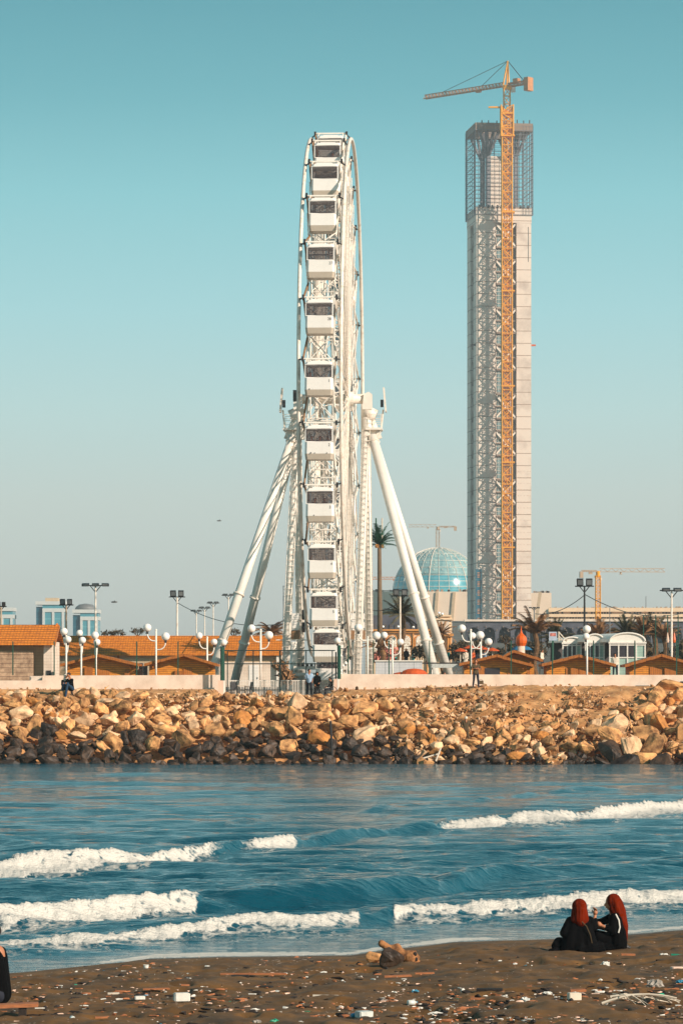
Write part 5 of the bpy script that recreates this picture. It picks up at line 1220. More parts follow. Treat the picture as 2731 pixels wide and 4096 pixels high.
# ------------------------------------------------------------------ people
def hand(b, wr, d, side, s=1., curl=.5, palm_n=None):
    """palm and five separate bent fingers, added as fine tubes"""
    wr = Vector(wr); d = Vector(d).normalized(); n = Vector(palm_n or (0, 1, 0)); n = (n-d*n.dot(d)).normalized(); w_ = d.cross(n)*side
    b.ball(wr+d*.045*s, .04*s, 10, 8, (1, 1, 1)); b.path([wr, wr+d*.04*s, wr+d*.085*s], [.026*s, .036*s, .03*s], 8)
    for i, (o_, l_) in enumerate(((-.03, .07), (-.01, .08), (.01, .075), (.028, .06))):
        p = wr+d*.08*s+w_*o_*s; q = p+(d*(1-.3*curl)+n*.5*curl).normalized()*l_*.5*s; e = q+(d*(1-curl)+n*curl).normalized()*l_*.5*s
        b.path([p, q, e], [.0095*s, .0088*s, .0072*s], 6)
    p = wr+d*.03*s-w_*.03*s; q = p+(d*.6-w_*.7+n*.3).normalized()*.035*s; e = q+(d*.9-w_*.2+n*.3).normalized()*.03*s
    b.path([p, q, e], [.012*s, .0105*s, .008*s], 6)
def head(b, c, r, face):
    """skull with brow, nose, chin and ears; face = direction looked at"""
    c = Vector(c); f = Vector(face).normalized(); u = Vector((0,0,1)); u = (u-f*u.dot(f)).normalized(); s = f.cross(u)
    b.ball(c+u*.02, r, 14, 10, (.86, .9, 1.08)); b.capsule(c-u*r*.35+f*r*.18, c-u*r*.75+f*r*.34, r*.72, r*.42)
    b.capsule(c+f*r*.86+u*r*.05, c+f*r*1.12-u*r*.3, r*.09, r*.15); b.capsule(c+f*r*.82-u*r*.62-s*.02, c+f*r*.82-u*r*.62+s*.02, r*.12, r*.12)
    for q in (-1, 1): b.capsule(c+s*r*.84*q+u*r*.05, c+s*r*.86*q-u*r*.25, r*.14, r*.1); b.ball(c+f*r*.78+s*r*.32*q+u*r*.08, r*.1, 8, 6)
    b.capsule(c-u*r*.5, c-u*r*1.75-f*r*.1, r*.5, r*.52)
def mp(p, s=1.): return tuple(a*s for a in p)
STAND = dict(head=(0,0,1.63), sh=((-.19,.01,1.42), (.19,.01,1.42)), el=((-.25,.03,1.13), (.25,.03,1.13)), wr=((-.24,-.05,.88), (.24,-.05,.88)),
             hip=((-.1,0,.92), (.1,0,.92)), kn=((-.11,-.02,.5), (.12,-.02,.5)), an=((-.12,.03,.08), (.14,.03,.08)), face=(0,-1,0))
def person(lb, loc, rz, J, top, legs, s=1., hair=M_hair, vox=.022, long_=None, group=None, hood=None, bare=True, hands=True, skirt=False, cat='person'):
    t = thing('person', lb, cat, loc, rz, group); v = lambda p: Vector(p)*s
    hd, sh, el_, wr_, hip, kn, an = v(J['head']), [v(p) for p in J['sh']], [v(p) for p in J['el']], [v(p) for p in J['wr']], [v(p) for p in J['hip']], [v(p) for p in J['kn']], [v(p) for p in J['an']]
    neck = (sh[0]+sh[1])/2; pel = (hip[0]+hip[1])/2; fc = Vector(J['face'])
    b = MB(); head(b, hd, .108*s, fc); b.capsule(neck+Vector((0,0,.0)), pel, .1*s, .1*s)
    for i in (0, 1):
        b.capsule(sh[i], el_[i], .045*s, .038*s); b.capsule(el_[i], wr_[i], .038*s, .026*s); b.capsule(hip[i], kn[i], .06*s, .04*s); b.capsule(kn[i], an[i], .04*s, .034*s)
        b.capsule(an[i], an[i]+fc.normalized()*.13*s*Vector((1,1,0)).length/1.414-Vector((0,0,.04*s)), .036*s, .03*s)
    ex = MB()
    if hands:
        for i in (0, 1): hand(ex, wr_[i], wr_[i]-el_[i], 1 if i else -1, s, .6, J.get('palm', (0, 1, 0)))
    blob(b, 'body', M_skin, t, vox, 3, ex)
    b = MB(); mid = (neck*.5+pel*.5)
    for k in (-1, 0, 1): b.capsule(neck+(sh[1]-sh[0])*.28*k-Vector((0,0,.05*s)), mid+(hip[1]-hip[0])*.35*k, .105*s, .115*s)
    for k in (-1, 0, 1): b.capsule(mid+(hip[1]-hip[0])*.3*k, pel+(hip[1]-hip[0])*.3*k, .118*s, .125*s)
    b.capsule(sh[0], sh[1], .068*s, .068*s)
    for i in (0, 1):
        b.capsule(sh[i], el_[i], .068*s, .056*s)
        if not J.get('short'): b.capsule(el_[i], el_[i].lerp(wr_[i], .9), .056*s, .042*s)
    blob(b, 'top', top, t, vox, 2)
    b = MB()
    if skirt:
        g = (an[0]+an[1])/2; 
        for k in (-1, 0, 1): b.capsule(pel+(hip[1]-hip[0])*.3*k, (kn[0]+kn[1])/2+(kn[1]-kn[0])*.4*k, .13*s, .13*s); b.capsule((kn[0]+kn[1])/2+(kn[1]-kn[0])*.4*k, g+(an[1]-an[0])*.7*k+Vector((0,0,.06*s)), .13*s, .12*s)
        blob(b, 'skirt', legs, t, vox, 2)
    else:
        for i in (0, 1): b.capsule(pel, hip[i], .12*s, .105*s); b.capsule(hip[i], kn[i], .1*s, .075*s); b.capsule(kn[i], an[i]+Vector((0,0,.03*s)), .072*s, .06*s)
        blob(b, 'trousers', legs, t, vox, 2)
    if hood:
        b = MB().ball(hd+Vector((0,0,.015*s))-fc.normalized()*.03*s, .128*s, 14, 10); b.capsule(hd-Vector((0,0,.1*s))-fc.normalized()*.05*s, neck, .115*s, .13*s); blob(b, 'headscarf', hood, t, vox, 2)
    elif hair:
        b = MB().ball(hd+Vector((0,0,.038*s))-fc.normalized()*.024*s, .112*s, 14, 10, (1, 1, .95)); blob(b, 'hair', hair, t, vox*.8, 1)
    b = MB()
    for i in (0, 1): b.capsule(an[i]-Vector((0,0,.03*s)), an[i]+fc.normalized()*.15*s-Vector((0,0,.045*s)), .05*s, .04*s)
    blob(b, 'shoes', M_dark, t, vox*.8, 1)
    return t
# man on the embankment with folded arms
p = at(1902, 2749, 213.5)
J = dict(STAND); J.update(el=((-.30,-.04,1.15), (.30,-.04,1.15)), wr=((.02,-.26,1.22), (-.02,-.28,1.17)), kn=((-.13,-.03,.5), (.14,.0,.5)), an=((-.17,.03,.08), (.17,-.02,.05)), short=True, palm=(0,0,1))
person('man with folded arms in brown top standing on the embankment before the right wall', p, R(8), J, M_olive, M_navy, 1.02)
p = at(1922, 2737, 214.5); t = thing('shoulder_bag', 'small brown bag on the ground behind the standing man', 'bag', p); MB().rbox((0, 0, .12), .3, .2, .24, .2).build('bag_body', M_olive, t); MB().path([(-.1, 0, .24), (-.06, 0, .32), (.06, 0, .32), (.1, 0, .24)], .012, 5).build('strap', M_dark, t)
# worker among the rocks
p = at(1862, 2978, 203.2)
J = dict(STAND); J.update(head=(.0,-.05,1.6), el=((-.3,.02,1.2), (.27,-.02,1.16)), wr=((-.2,-.12,1.0), (.33,-.05,.94)), kn=((-.14,-.1,.5), (.14,-.06,.52)), an=((-.14,.02,.1), (.24,-.04,.12)), face=(-.4,1,-.2))
t = person('worker in dark clothes and white cap climbing among the rocks', p, 0, J, M_olive, M_olive, 1.0, hair=M_cream)
# couple and seated person at the gate
p = at(1237, 2783, 218.3); J = dict(STAND); J.update(short=True, face=(.7,-.5,-.3), wr=((-.24,-.02,.9), (.2,-.15,.95)), el=((-.24,.04,1.15), (.27,.02,1.16)))
person('man in light blue shirt and dark trousers standing at the gate', p, 0, J, M_lblue, M_navy, 1.0)
p = at(1268, 2788, 217.6); J = dict(STAND); J.update(face=(.3,-.8,-.5), wr=((-.16,-.2,.88), (.16,-.24,1.0)), el=((-.24,0,1.1), (.24,-.02,1.12)))
person('woman in black robe and scarf standing beside the man in blue', p, 0, J, M_black, M_black, .93, hood=M_black, skirt=True)
SIT = dict(head=(0,-.12,1.22), sh=((-.18,-.04,1.0), (.18,-.04,1.0)), el=((-.25,-.1,.74), (.25,-.1,.74)), wr=((-.15,-.36,.66), (.15,-.36,.66)), hip=((-.1,0,.52), (.1,0,.52)), kn=((-.14,-.44,.5), (.14,-.44,.5)), an=((-.14,-.46,.08), (.14,-.46,.08)), face=(0,-1,-.25))
p = at(1326, 2786, 217.3); person('person in dark clothes seated low beside the right gate pillar', p, R(-75), SIT, M_black, M_navy, .95)
p = at(1300, 2787, 216.9); t = thing('bicycle', 'dark bicycle leaning between the woman and the seated person', 'bicycle', p, R(20))
def wheel_(x): 
    w_ = MB().path([(x+.33*math.cos(a_), 0, .34+.33*math.sin(a_)) for a_ in [2*PI*q/28 for q in range(28)]], .02, 6, True).build('wheel', M_dark, t)
    b = MB()
    for q in range(12): a_ = 2*PI*q/12; b.tube((x, 0, .34), (x+.33*math.cos(a_), 0, .34+.33*math.sin(a_)), .004, 4)
    b.build('spokes', M_grey, w_)
wheel_(-.52); wheel_(.52)
MB().tube((-.52,0,.34), (-.18,0,.82), .018, 6).tube((-.52,0,.34), (0,0,.3), .018, 6).tube((0,0,.3), (-.22,0,.92), .02, 6).tube((0,0,.3), (.36,0,.78), .022, 6).tube((-.18,0,.8), (.36,0,.84), .02, 6).tube((.34,0,.95), (.52,0,.34), .02, 6).build('frame', M_dark, t)
MB().rbox((-.24,0,.95), .26, .14, .06).build('saddle', M_dark, t); MB().tube((.33,-.28,1.0), (.33,.28,1.0), .016, 6).tube((.34,0,.9), (.33,0,1.0), .018, 6).build('handlebar', M_dark, t)
# two people sitting on the rocks at the left
LOW_SIT = dict(SIT); LOW_SIT.update(head=(0,-.2,.86), sh=((-.18,-.1,.62), (.18,-.1,.62)), el=((-.26,-.2,.4), (.26,-.2,.4)), wr=((-.15,-.42,.42), (.15,-.42,.42)), hip=((-.1,0,.14), (.1,0,.14)), kn=((-.15,-.42,.42), (.15,-.42,.42)), an=((-.14,-.56,.02), (.14,-.56,.02)), face=(0,-.8,-.6))
p = at(258, 2768, 212.3); person('person in dark clothes and pale headscarf sitting on the rocks at left', p, R(35), LOW_SIT, M_black, M_black, 1.15, hood=M_cream)
p = at(286, 2766, 211.9); J = dict(LOW_SIT); J.update(an=((-.16,-.5,-.3), (.14,-.56,-.25))); person('person in black jacket and blue jeans bent forward on the rocks', p, R(-40), J, M_black, M_jeans, 1.22)
# people around the stalls
k_ = 0
for (px, py, D, tp, lg, hd_, lb, rz) in ((1624, 2664, 330, M_black, M_black, M_black, 'tall figure in black robe before the lattice arch', 0), (1581, 2668, 330, M_teal, M_navy, None, 'person in teal top beside the pink shrubs', 1), (1652, 2666, 332, M_cream, M_teal, None, 'person in cream top right of the black robed figure', 2),
    (1861, 2676, 300, M_cream, M_cream, M_cream, 'figure in white robe under the orange parasols', 0), (1893, 2676, 298, M_red, M_red, None, 'person in orange red clothes under the parasols', 1), (1903, 2678, 300, M_navy, M_navy, M_black, 'person in navy clothes right of the orange clad one', 3), (1937, 2676, 299, M_lblue, M_navy, None, 'person in pale blue behind the lower double globe lamp', 2), (1794, 2668, 330, M_teal, M_navy, None, 'person in teal beside the arcade corner tower', 2), (2167, 2676, 296, M_cream, M_navy, None, 'person in pale top right of the taller hut', 1), (2458, 2708, 244, M_cream, M_navy, None, 'person in white top standing before the nearest kiosk glass', 0)):
    sc = 1.0; H = 1.75; f = Fr(px, py, D); person(lb, f.loc, rz, STAND, tp, lg, sc, hood=hd_, vox=.04, skirt=hd_ is not None, hands=False)
for (px, D, lb) in ((1777, 232, 'head of a person just showing over the wall by the wheel leg'),):
    f = Fr(px, 2780, D); person(lb, f.loc, 0, STAND, M_pink, M_navy, .93, vox=.04, hands=False)
# riders in the gondolas
def rider(i, dx, dy, lb):
    g = gpos[i]; person(lb, (g.x+dx, g.y+dy, g.z-2.38), R(170 if dy > 0 else 10), SIT, M_navy, M_navy, .98, vox=.04, hands=False)
rider(6, -.6, -.45, 'rider at the left of the gondola with three riders'); rider(6, .0, -.35, 'rider in the middle of the gondola with three riders'); rider(6, .6, -.45, 'rider at the right of the gondola with three riders')
rider(7, -.45, -.4, 'rider at the left window of the eighth gondola from the top'); rider(7, .3, -.3, 'rider at the right window of the eighth gondola from the top')
rider(0, .35, -.4, 'rider at the right window of the topmost near gondola'); rider(5, -.7, -.4, 'rider at the left window of the gondola level with the hub')
# ------------------------------------------------------------------ the two women on the beach
def women():
    # left one: back to the camera, cross legged
    p = sand_at(2318, 3808); s = 1.0
    t = thing('person', 'woman in black with orange red headscarf sitting cross legged, back to camera', 'person', p)
    b = MB(); head(b, (.0, .0, .74), .105, (.75, .65, -.05)); b.capsule((0,.02,.5), (0,.02,.12), .09, .1)
    b.capsule((-.17,.02,.54), (-.27,.0,.33), .05, .042); b.capsule((-.27,.0,.33), (-.12,.22,.2), .042, .03); b.capsule((.17,.03,.54), (.24,.12,.40), .05, .042); b.capsule((.24,.12,.40), (.27,.24,.60), .04, .028)
    b.capsule((-.1,.02,.12), (-.3,.12,.12), .06, .05); b.capsule((.1,.02,.12), (.3,.12,.09), .06, .04)
    ex = MB(); hand(ex, (.27,.24,.60), (.1,-.1,1), 1, 1, .7, (-.5, -.5, 0)); hand(ex, (-.12,.22,.2), (.4,.5,-.1), -1, 1, .5, (0, 0, -1))
    blob(b, 'body', M_skin, t, .014, 3, ex)
    b = MB()
    for k in (-1, 0, 1): b.capsule((.085*k, .02, .50), (.12*k-.01, .0, .28), .105, .14); b.capsule((.12*k-.01, .0, .28), (.15*k-.01, -.01, .12), .145, .155)
    b.capsule((-.16,.02,.53), (.17,.02,.53), .07, .07); b.capsule((-.17,.02,.52), (-.27,-.02,.32), .07, .075); b.capsule((-.27,-.02,.32), (-.13,.2,.2), .07, .05)
    b.capsule((.18,.03,.52), (.25,.1,.40), .068, .062); b.capsule((.25,.1,.40), (.27,.2,.52), .06, .045)
    b.capsule((-.12,.05,.12), (-.34,.10,.14), .13, .10); b.capsule((-.34,.10,.14), (-.40,.04,.10), .105, .08); b.capsule((-.38,.1,.09), (-.1,.3,.07), .09, .08)
    b.capsule((.12,.05,.1), (.34,.12,.09), .13, .08); b.capsule((.0,-.1,.06), (.38,-.06,.04), .11, .05); b.capsule((-.22,-.05,.06), (.2,-.1,.05), .1, .1)
    blob(b, 'robe', M_black, t, .014, 3)
    b = MB().ball((-.01, -.01, .765), .128, 18, 12, (1, 1, 1.04)); b.capsule((-.01,-.04,.70), (-.02,-.05,.56), .118, .105); b.capsule((.03,-.03,.68), (.07,-.04,.55), .10, .08); b.capsule((-.06,-.03,.68), (-.08,-.04,.55), .09, .08); b.capsule((0,-.05,.56), (.01,-.06,.50), .10, .08); b.capsule((.04,-.11,.72), (.05,-.1,.60), .035, .03); b.capsule((-.05,-.1,.74), (-.03,-.11,.60), .03, .025)
    blob(b, 'headscarf', M_hij, t, .012, 2)
    b = MB().path([(.02,-.13,.52), (.10,-.16,.44), (.16,-.17,.30), (.19,-.15,.16)], .009, 6); b.build('bag_strap', M_olive, t)
    MB().capsule((-.38,-.02,.04), (-.5,-.05,.03), .04, .03, 10).build('shoe', M_black, t, True)
    # right one: in profile, facing left, long scarf down her back
    p = sand_at(2452, 3800)
    t = thing('person', 'woman in black with long red headscarf sitting in profile on the right', 'person', p)
    b = MB(); head(b, (-.04, .0, .80), .108, (-1, -.1, -.1)); b.capsule((.02,.0,.52), (.06,.0,.14), .09, .1)
    b.capsule((-.0,-.16,.56), (-.04,-.22,.34), .05, .042); b.capsule((-.04,-.22,.34), (-.22,-.2,.43), .04, .028); b.capsule((0,.16,.56), (-.1,.2,.34), .05, .042); b.capsule((-.1,.2,.34), (-.26,.06,.38), .04, .028)
    b.capsule((.05,-.1,.13), (-.2,-.12,.18), .06, .05); b.capsule((.05,.1,.13), (-.2,.12,.18), .06, .05)
    ex = MB(); hand(ex, (-.22,-.2,.43), (-.8,.05,.45), 1, 1.05, .6, (.3, 0, -1)); hand(ex, (-.24,.04,.37), (-.8,-.3,.25), -1, 1, .6, (.3, 0, -1))
    blob(b, 'body', M_skin, t, .013, 3, ex)
    b = MB()
    for k in (-1, 0, 1): b.capsule((.03, .085*k, .54), (.06, .12*k, .3), .105, .135); b.capsule((.06, .12*k, .3), (.07, .13*k, .13), .145, .155)
    b.capsule((.01,-.15,.55), (.01,.15,.55), .075, .075); b.capsule((.0,-.16,.55), (-.03,-.22,.35), .08, .075); b.capsule((-.03,-.22,.35), (-.12,-.21,.385), .07, .055)
    b.capsule((0,.16,.55), (-.18,.2,.46), .08, .065); b.capsule((-.18,.2,.46), (-.34,.16,.47), .06, .05)
    b.capsule((.04,-.1,.14), (-.26,-.14,.22), .13, .1); b.capsule((.04,.1,.14), (-.3,.16,.24), .13, .1); b.capsule((-.26,-.14,.22), (-.3,-.12,.08), .1, .09); b.capsule((-.3,.14,.22), (-.32,.1,.08), .1, .08); b.capsule((.12,-.14,.07), (-.25,-.18,.06), .1, .08); b.capsule((.0,0,.08), (-.3,0,.1), .12, .12)
    blob(b, 'robe', M_black, t, .014, 3)
    b = MB().ball((.0, .0, .822), .128, 18, 12, (1.02, .98, 1.06)); b.capsule((.04,.0,.78), (.10,.0,.64), .122, .115); b.capsule((.10,.0,.64), (.17,-.02,.40), .11, .08); b.capsule((.17,-.02,.40), (.19,-.03,.18), .08, .045); b.capsule((.1,-.06,.6), (.16,-.1,.42), .07, .05); b.capsule((.16,-.1,.42), (.18,-.1,.24), .045, .03)
    b.capsule((-.04,-.05,.90), (.06,-.09,.66), .05, .05); b.capsule((.0,-.03,.70), (.02,-.05,.62), .085, .07); b.capsule((.02,-.1,.84), (.10,-.12,.58), .028, .03)
    blob(b, 'headscarf', M_hij, t, .012, 2)
    MB().path([(.02,-.2,.62), (.07,-.235,.52), (.085,-.25,.40), (.06,-.26,.31)], .013, 6).build('white_piping', M_foam, t)
    MB().capsule((.2,-.1,.06), (.25,-.12,.05), .05, .03, 10).build('shoe', M_dark, t, True)
women()
# person on the bench at the left edge
p = sand_at(4, 4048); J = dict(SIT); J.update(head=(.0,-.1,1.28), face=(0,-1,.1))
t = person('person in black jacket seated on the plank bench, cut by the left edge', p+Vector((-.02, .1, -.36)), R(-100), SIT, M_black, M_navy, 1.12, vox=.016)
p = sand_at(60, 4068); t = thing('plank_bench', 'low rough plank bench in the lower left corner', 'bench', p, R(4)); MB().rbox((-.25, 0, .14), 1.1, .22, .045, 0, 0, R(-2)).build('plank', M_plank, t); MB().rbox((-.55, 0, .02), .1, .2, .2).rbox((.1, 0, .0), .1, .16, .22).build('leg_blocks', M_dklog, t)
# ------------------------------------------------------------------ driftwood and beach litter
def rocklike(loc, r, sc, m, name, lb, cat, seed, parent=None):
    vs, fs = RKL[seed % 12]; a_ = vs*np.array(sc)*r; a_[:, 2] -= a_[:, 2].min()*.75; b = MB().add([tuple(q) for q in a_], fs); o = b.build(name, m, parent, loc=None if parent else loc)
    return o if parent else tag(o, lb, cat)
p = sand_at(1585, 3862); t = thing('driftwood_stump', 'bleached driftwood root stump lying on the sand near the water', 'driftwood', p)
b = MB(); kx = 1/238.
def dp(px, py, d=0): return Vector(((px-1585)*kx, d, (3862-py)*kx))
b.capsule(dp(1528, 3778), dp(1562, 3800), .06, .06, 10).capsule(dp(1562, 3800), dp(1600, 3815, -.05), .06, .09, 10).capsule(dp(1588, 3792), dp(1602, 3825, -.06), .065, .09, 10).capsule(dp(1560, 3795), dp(1588, 3790), .045, .05, 10)
b.capsule(dp(1602, 3825, -.06), dp(1640, 3832, -.08), .1, .13, 10).capsule(dp(1640, 3832, -.08), dp(1650, 3848, -.05), .12, .08, 10)
for (x_, y_) in ((1655, 3812), (1668, 3830), (1672, 3852), (1662, 3870), (1640, 3862), (1625, 3855), (1612, 3860)): b.capsule(dp(1640, 3835, -.05), dp(x_, y_, random.uniform(-.1, .1)), .055, .035, 8)
blob(b, 'root_stump', M_dwood, t, .02, 1)
b = MB()
for (x_, y_) in ((1655, 3815), (1637, 3823), (1658, 3835), (1648, 3850), (1660, 3855)): b.ball(dp(x_, y_, -.17), .03, 8, 6, (1, .6, 1.2))
b.build('root_holes', M_dklog, t)
rocklike(sand_at(1560, 3866), .24, (1.0, .8, 1.15), M_rockwet, 'rock', 'dark rock propping up the driftwood stump', 'rock', 3)
rocklike(sand_at(1495, 3864), .155, (1.15, .8, 1.0), M_rock, 'rock', 'pale brown rock left of the driftwood stump', 'rock', 7)
rocklike(sand_at(1440, 3862), .06, (1.2, .8, .9), M_dwood, 'rock', 'small brown stone at the far left of the driftwood group', 'rock', 5)
rocklike(sand_at(1540, 3868), .07, (1.3, .8, .6), M_rockwet, 'rock', 'small dark flat stone under the driftwood stump', 'rock', 1)
def crumple(px, py, w_, h_, m, lb, cat='plastic bag', name='plastic_bag', seed=0):
    p = sand_at(px, py+h_*.4); kk = p.y/F; r = random.Random(seed+px); bm = bmesh.new(); bmesh.ops.create_icosphere(bm, subdivisions=3, radius=1)
    for v in bm.verts:
        q = v.co*1.6+Vector((px*.1, 0, 0)); n_ = abs(noise.noise(q))*1.3+abs(noise.noise(q*2.6))*.5; v.co = Vector((v.co.x*w_/2*kk, v.co.y*w_/3*kk, v.co.z*h_*.62*kk))*(1.15-n_*.8); v.co.z = max(v.co.z, -.01)
    me = bpy.data.meshes.new(name); bm.to_mesh(me); bm.free(); me.materials.append(m); o = bpy.data.objects.new(name, me); col.objects.link(o); o.location = p; return tag(o, lb, cat)
def slat(px, py, L_, th_, m, lb, rz=0, cat='wood piece', name='wood_slat'):
    p = sand_at(px, py); kk = p.y/F; b = MB(); n_ = 5; l = L_*kk
    for q in range(n_): b.v  # straight board with chewed ends
    b = MB().rbox((0, 0, th_*kk*.5), l, th_*kk*1.6, th_*kk*.8, 0, R(8), R(random.uniform(-2, 2))).rbox((l*.48, .01, th_*kk*.4), l*.08, th_*kk*.9, th_*kk*.6, .2)
    o = b.build(name, m, None, loc=p); o.rotation_euler = (0, 0, rz); return tag(o, lb, cat)
def cup(px, py, r_, h_, m, lb, rx=0, cat='plastic cup', name='plastic_cup'):
    p = sand_at(px, py); kk = p.y/F; t = thing(name, lb, cat, p+Vector((0,0,r_*kk*.6 if rx else 0)), .5); t.rotation_euler = (rx, 0, .8)
    MB().lathe([(r_*.7*kk, 0), (r_*.85*kk, h_*.5*kk), (r_*kk, h_*kk)], (0,0,0), 14).build('cup_wall', m, t, True); MB().path([(r_*1.02*kk*math.cos(a_), r_*1.02*kk*math.sin(a_), h_*kk) for a_ in [q*PI/7 for q in range(14)]], r_*.09*kk, 5, True).build('rim', m, t); return t
def bottle(px, py, L_, r_, m, lb, rz=0):
    p = sand_at(px, py); kk = p.y/F; t = thing('plastic_bottle', lb, 'bottle', p+Vector((0,0,r_*kk*.9)), rz); t.rotation_euler = (0, PI/2, rz)
    MB().lathe([(r_*.8*kk, -L_/2*kk), (r_*kk, -L_*.45*kk), (r_*kk, L_*.2*kk), (r_*.4*kk, L_*.38*kk), (r_*.35*kk, L_*.46*kk)], (0,0,0), 14).build('bottle_body', m, t, True); MB().tube((0,0,L_*.46*kk), (0,0,L_*.54*kk), r_*.42*kk, 10).build('cap', M_bplast, t); return t
def block(px, py, w_, h_, m, lb, cat='foam block', name='foam_block', rz=.2):
    p = sand_at(px, py+h_/2); kk = p.y/F; bm = bmesh.new(); bmesh.ops.create_cube(bm, size=1); bmesh.ops.bevel(bm, geom=bm.edges[:], offset=.06, segments=2, affect='EDGES')
    for v in bm.verts: q = noise.noise(v.co*3+Vector((px, 0, 0)))*.06; v.co = Vector((v.co.x*(1+q)*w_*kk, v.co.y*(1+q)*w_*.8*kk, (v.co.z+.45)*(1+q)*h_*kk))
    me = bpy.data.meshes.new(name); bm.to_mesh(me); bm.free(); me.materials.append(m); o = bpy.data.objects.new(name, me); col.objects.link(o); o.location = p; o.rotation_euler = (0, 0, rz); return tag(o, lb, cat)
block(728, 3986, 62, 33, M_foam, 'large white styrofoam block on the sand at lower left'); block(560, 3990, 40, 13, M_foam, 'flat white foam slab left of the large styrofoam block'); block(2295, 3984, 50, 30, M_cream, 'cream foam cube with a brown side at lower right')
block(1456, 4056, 60, 26, M_plast, 'white battered carton at the bottom beside green plastic', 'carton', 'carton', .5); block(2706, 3874, 46, 15, M_pink, 'pinkish brick lying at the right edge', 'brick', 'brick')
cup(585, 3880, 11, 20, M_foam, 'white paper cup standing alone on the wet sand'); cup(152, 3968, 9, 14, M_pink, 'pinkish cup on the sand near the seated person', 1.2); cup(1844, 3970, 9, 12, M_foam, 'small white cup lying in the middle of the beach', 1.3)
bottle(1648, 4020, 40, 11, M_plast, 'clear plastic bottle lying at the bottom centre', .4); bottle(290, 4086, 44, 12, M_plast, 'clear plastic bottle at the bottom left corner', 1.8); bottle(1420, 4068, 40, 9, M_bplast, 'blue plastic bottle left of the battered carton', .9)
for (px, py, w_, h_, m, lb) in ((1098, 4080, 42, 26, M_gplast, 'green plastic bag at the bottom edge'), (1170, 4060, 36, 26, M_plast, 'white crumpled plastic bag right of the green one'), (1200, 4088, 50, 18, M_foam, 'white torn plastic sheet below the crumpled bag'), (1027, 4082, 42, 22, M_bag, 'grey crumpled bag left of the green bag'), (2652, 3816, 48, 20, M_foam, 'white plastic bag on the sand at the right near the women'), (2420, 3850, 40, 26, M_foam, 'round white plastic bag below the two women'), (1804, 3800, 17, 14, M_foam, 'small round white scrap near the waterline'), (2617, 3926, 74, 46, M_bag, 'big grey crumpled sack at lower right'), (1659, 3960, 32, 14, M_bplast, 'blue plastic bag in the middle of the beach'), (1719, 4012, 42, 20, M_dwood, 'orange brown crumpled lump at the bottom centre'), (1742, 4050, 62, 16, M_foam, 'white torn plastic film at the bottom right of centre'), (2139, 4038, 40, 22, M_plast, 'pale round plastic scrap at lower right'), (2188, 3968, 40, 16, M_foam, 'flat white plastic scrap left of the foam cube'), (2100, 3992, 44, 26, M_plast, 'upright pale plastic scrap among the litter'), (1310, 3958, 17, 10, M_foam, 'small white scrap right of the large styrofoam block'), (2720, 3922, 40, 16, M_bplast, 'blue scrap at the right edge'), (290, 4070, 46, 18, M_bag, 'grey bag near the bottom left corner')): crumple(px, py, w_, h_, m, lb)
for (px, py, L_, th_, m, lb, rz) in ((625, 3959, 104, 7, M_plank, 'long pale wood slat left of the styrofoam block', .05), (960, 3914, 70, 14, M_dklog, 'dark soaked log in front of the long plank', 0), (1013, 3899, 262, 7, M_plank, 'longest weathered plank lying on the beach', -.05), (1303, 3992, 104, 12, M_cream, 'cream plank with a dark end at lower centre', .02), (455, 3977, 46, 7, M_cream, 'short pale stick on the left of the beach', .1), (741, 3943, 34, 6, M_plank, 'tiny slat above the styrofoam block', .2), (406, 4073, 50, 7, M_plank, 'short slat at the bottom left', .2), (2166, 3886, 62, 6, M_plank, 'thin slat below the women to the left', 0), (1697, 3896, 76, 7, M_plank, 'brown slat below the driftwood stump', .1), (1590, 3908, 108, 8, M_plank, 'long slat just under the dark rock', .1), (1956, 3968, 104, 15, M_dklog, 'thick black log in the middle of the beach', -.1), (2200, 3926, 100, 9, M_dklog, 'long dark stick left of the grey sack', -.15), (1910, 3999, 60, 8, M_plank, 'pale slat in the litter band', 0), (2510, 3822, 56, 8, M_plank, 'pinkish slat right below the women', .1), (2706, 3822, 48, 6, M_gplast, 'yellow green plastic stick near the right edge', -.1), (2310, 3968, 62, 12, M_plank, 'pale board right above the foam cube', .1), (1795, 4012, 70, 7, M_dklog, 'dark slat in the litter band', .1)): slat(px, py, L_, th_, m, lb, rz)
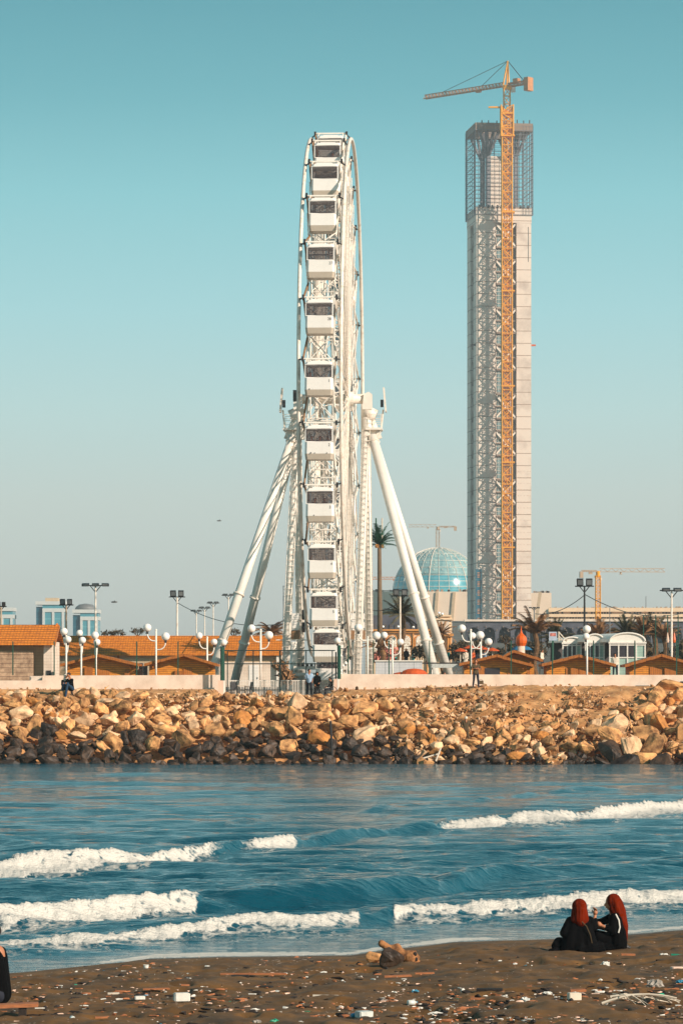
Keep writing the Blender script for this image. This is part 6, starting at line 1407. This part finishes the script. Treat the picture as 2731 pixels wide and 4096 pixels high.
# pale dry branch with many twigs
p = sand_at(2560, 4022); t = thing('dry_branch', 'pale dry branch with many twigs at the lower right', 'branch', p); b = MB(); r = random.Random(4); kk = p.y/F
def arc(x0, y0, x1, y1, bend, rad):
    a_ = Vector(((x0-2560)*kk, r.uniform(-.1, .2), (4022-y0)*kk*.8+.03)); e_ = Vector(((x1-2560)*kk, r.uniform(-.2, .2), (4022-y1)*kk*.8+.03)); m_ = (a_+e_)/2+Vector((0, 0, bend)); pts = []
    for q in range(9): t_ = q/8; pts.append(a_*(1-t_)**2+m_*2*t_*(1-t_)+e_*t_*t_)
    b.path(pts, [rad*(1-.6*q/8) for q in range(9)], 5)
arc(2405, 4022, 2700, 3990, .16, .02); arc(2440, 3990, 2715, 4005, .1, .016); arc(2560, 3975, 2715, 4016, .04, .014)
for q in range(24): x_ = r.uniform(2430, 2640); arc(x_, r.uniform(3975, 4005), x_+r.uniform(30, 90), r.uniform(3985, 4030), r.uniform(.0, .08), .008)
b.build('twigs', M_cream, t)
# uncountable small litter
for (m, n_, lb, seed, smx) in ((M_foam, 1000, 'tiny white scraps of litter strewn over the beach', 1, .035), (M_plank, 1500, 'small brown wood crumbs strewn over the beach', 2, .045), (M_dklog, 1300, 'small dark wood bits strewn over the beach', 3, .06), (M_bplast, 46, 'tiny blue plastic bits on the beach', 4, .035), (M_gplast, 34, 'tiny green plastic bits on the beach', 5, .03), (M_pink, 1000, 'tiny pinkish shell fragments on the beach', 6, .03)):
    r = random.Random(seed); it_ = []
    for q in range(n_):
        py = r.triangular(3800, 4150, 4060); px = r.uniform(-500, 3230)
        if py > 4000 and px < 1200 and r.random() < .5: continue
        if noise.noise(Vector((px*.006, py*.03, seed))) < -.05 and r.random() < .75: continue
        p = sand_at(px, py)
        if float(wl(p.x))-p.y < 1.2+r.random()*2.5: continue
        s_ = smx*r.uniform(.25, 1)**1.2; it_.append(((p.x, p.y, p.z+s_*.15), s_, (r.uniform(.7, 2.6), r.uniform(.5, 1.2), r.uniform(.2, .6)), Matrix.Rotation(r.gauss(0, .6), 3, 'Z') @ Matrix.Rotation(r.gauss(0, .3), 3, 'X')))
    stuff_mesh('litter', it_, LOW, m, lb, 'litter')

# ------------------------------------------------------------------ hazy sea air
hz_ = MB().box(-1500, 1500, -30, 1760, -4.5, 318); o = hz_.build('haze', M_white, None, loc=(0, 0, 0)); o.data.materials.clear()
hm = bpy.data.materials.new('sea_haze'); hm.use_nodes = True; N = hm.node_tree.nodes; N.clear()
ou = N.new('ShaderNodeOutputMaterial'); pv_ = N.new('ShaderNodeVolumePrincipled'); pv_.inputs['Color'].default_value = (.84, .95, 1, 1); pv_.inputs['Density'].default_value = .00014; pv_.inputs['Anisotropy'].default_value = .1
hm.node_tree.links.new(pv_.outputs[0], ou.inputs['Volume']); o.data.materials.append(hm); tag(o, None, None, kind='stuff'); o['label'] = 'thin pale haze hanging over the shore'
scene.cycles.volume_bounces = 0
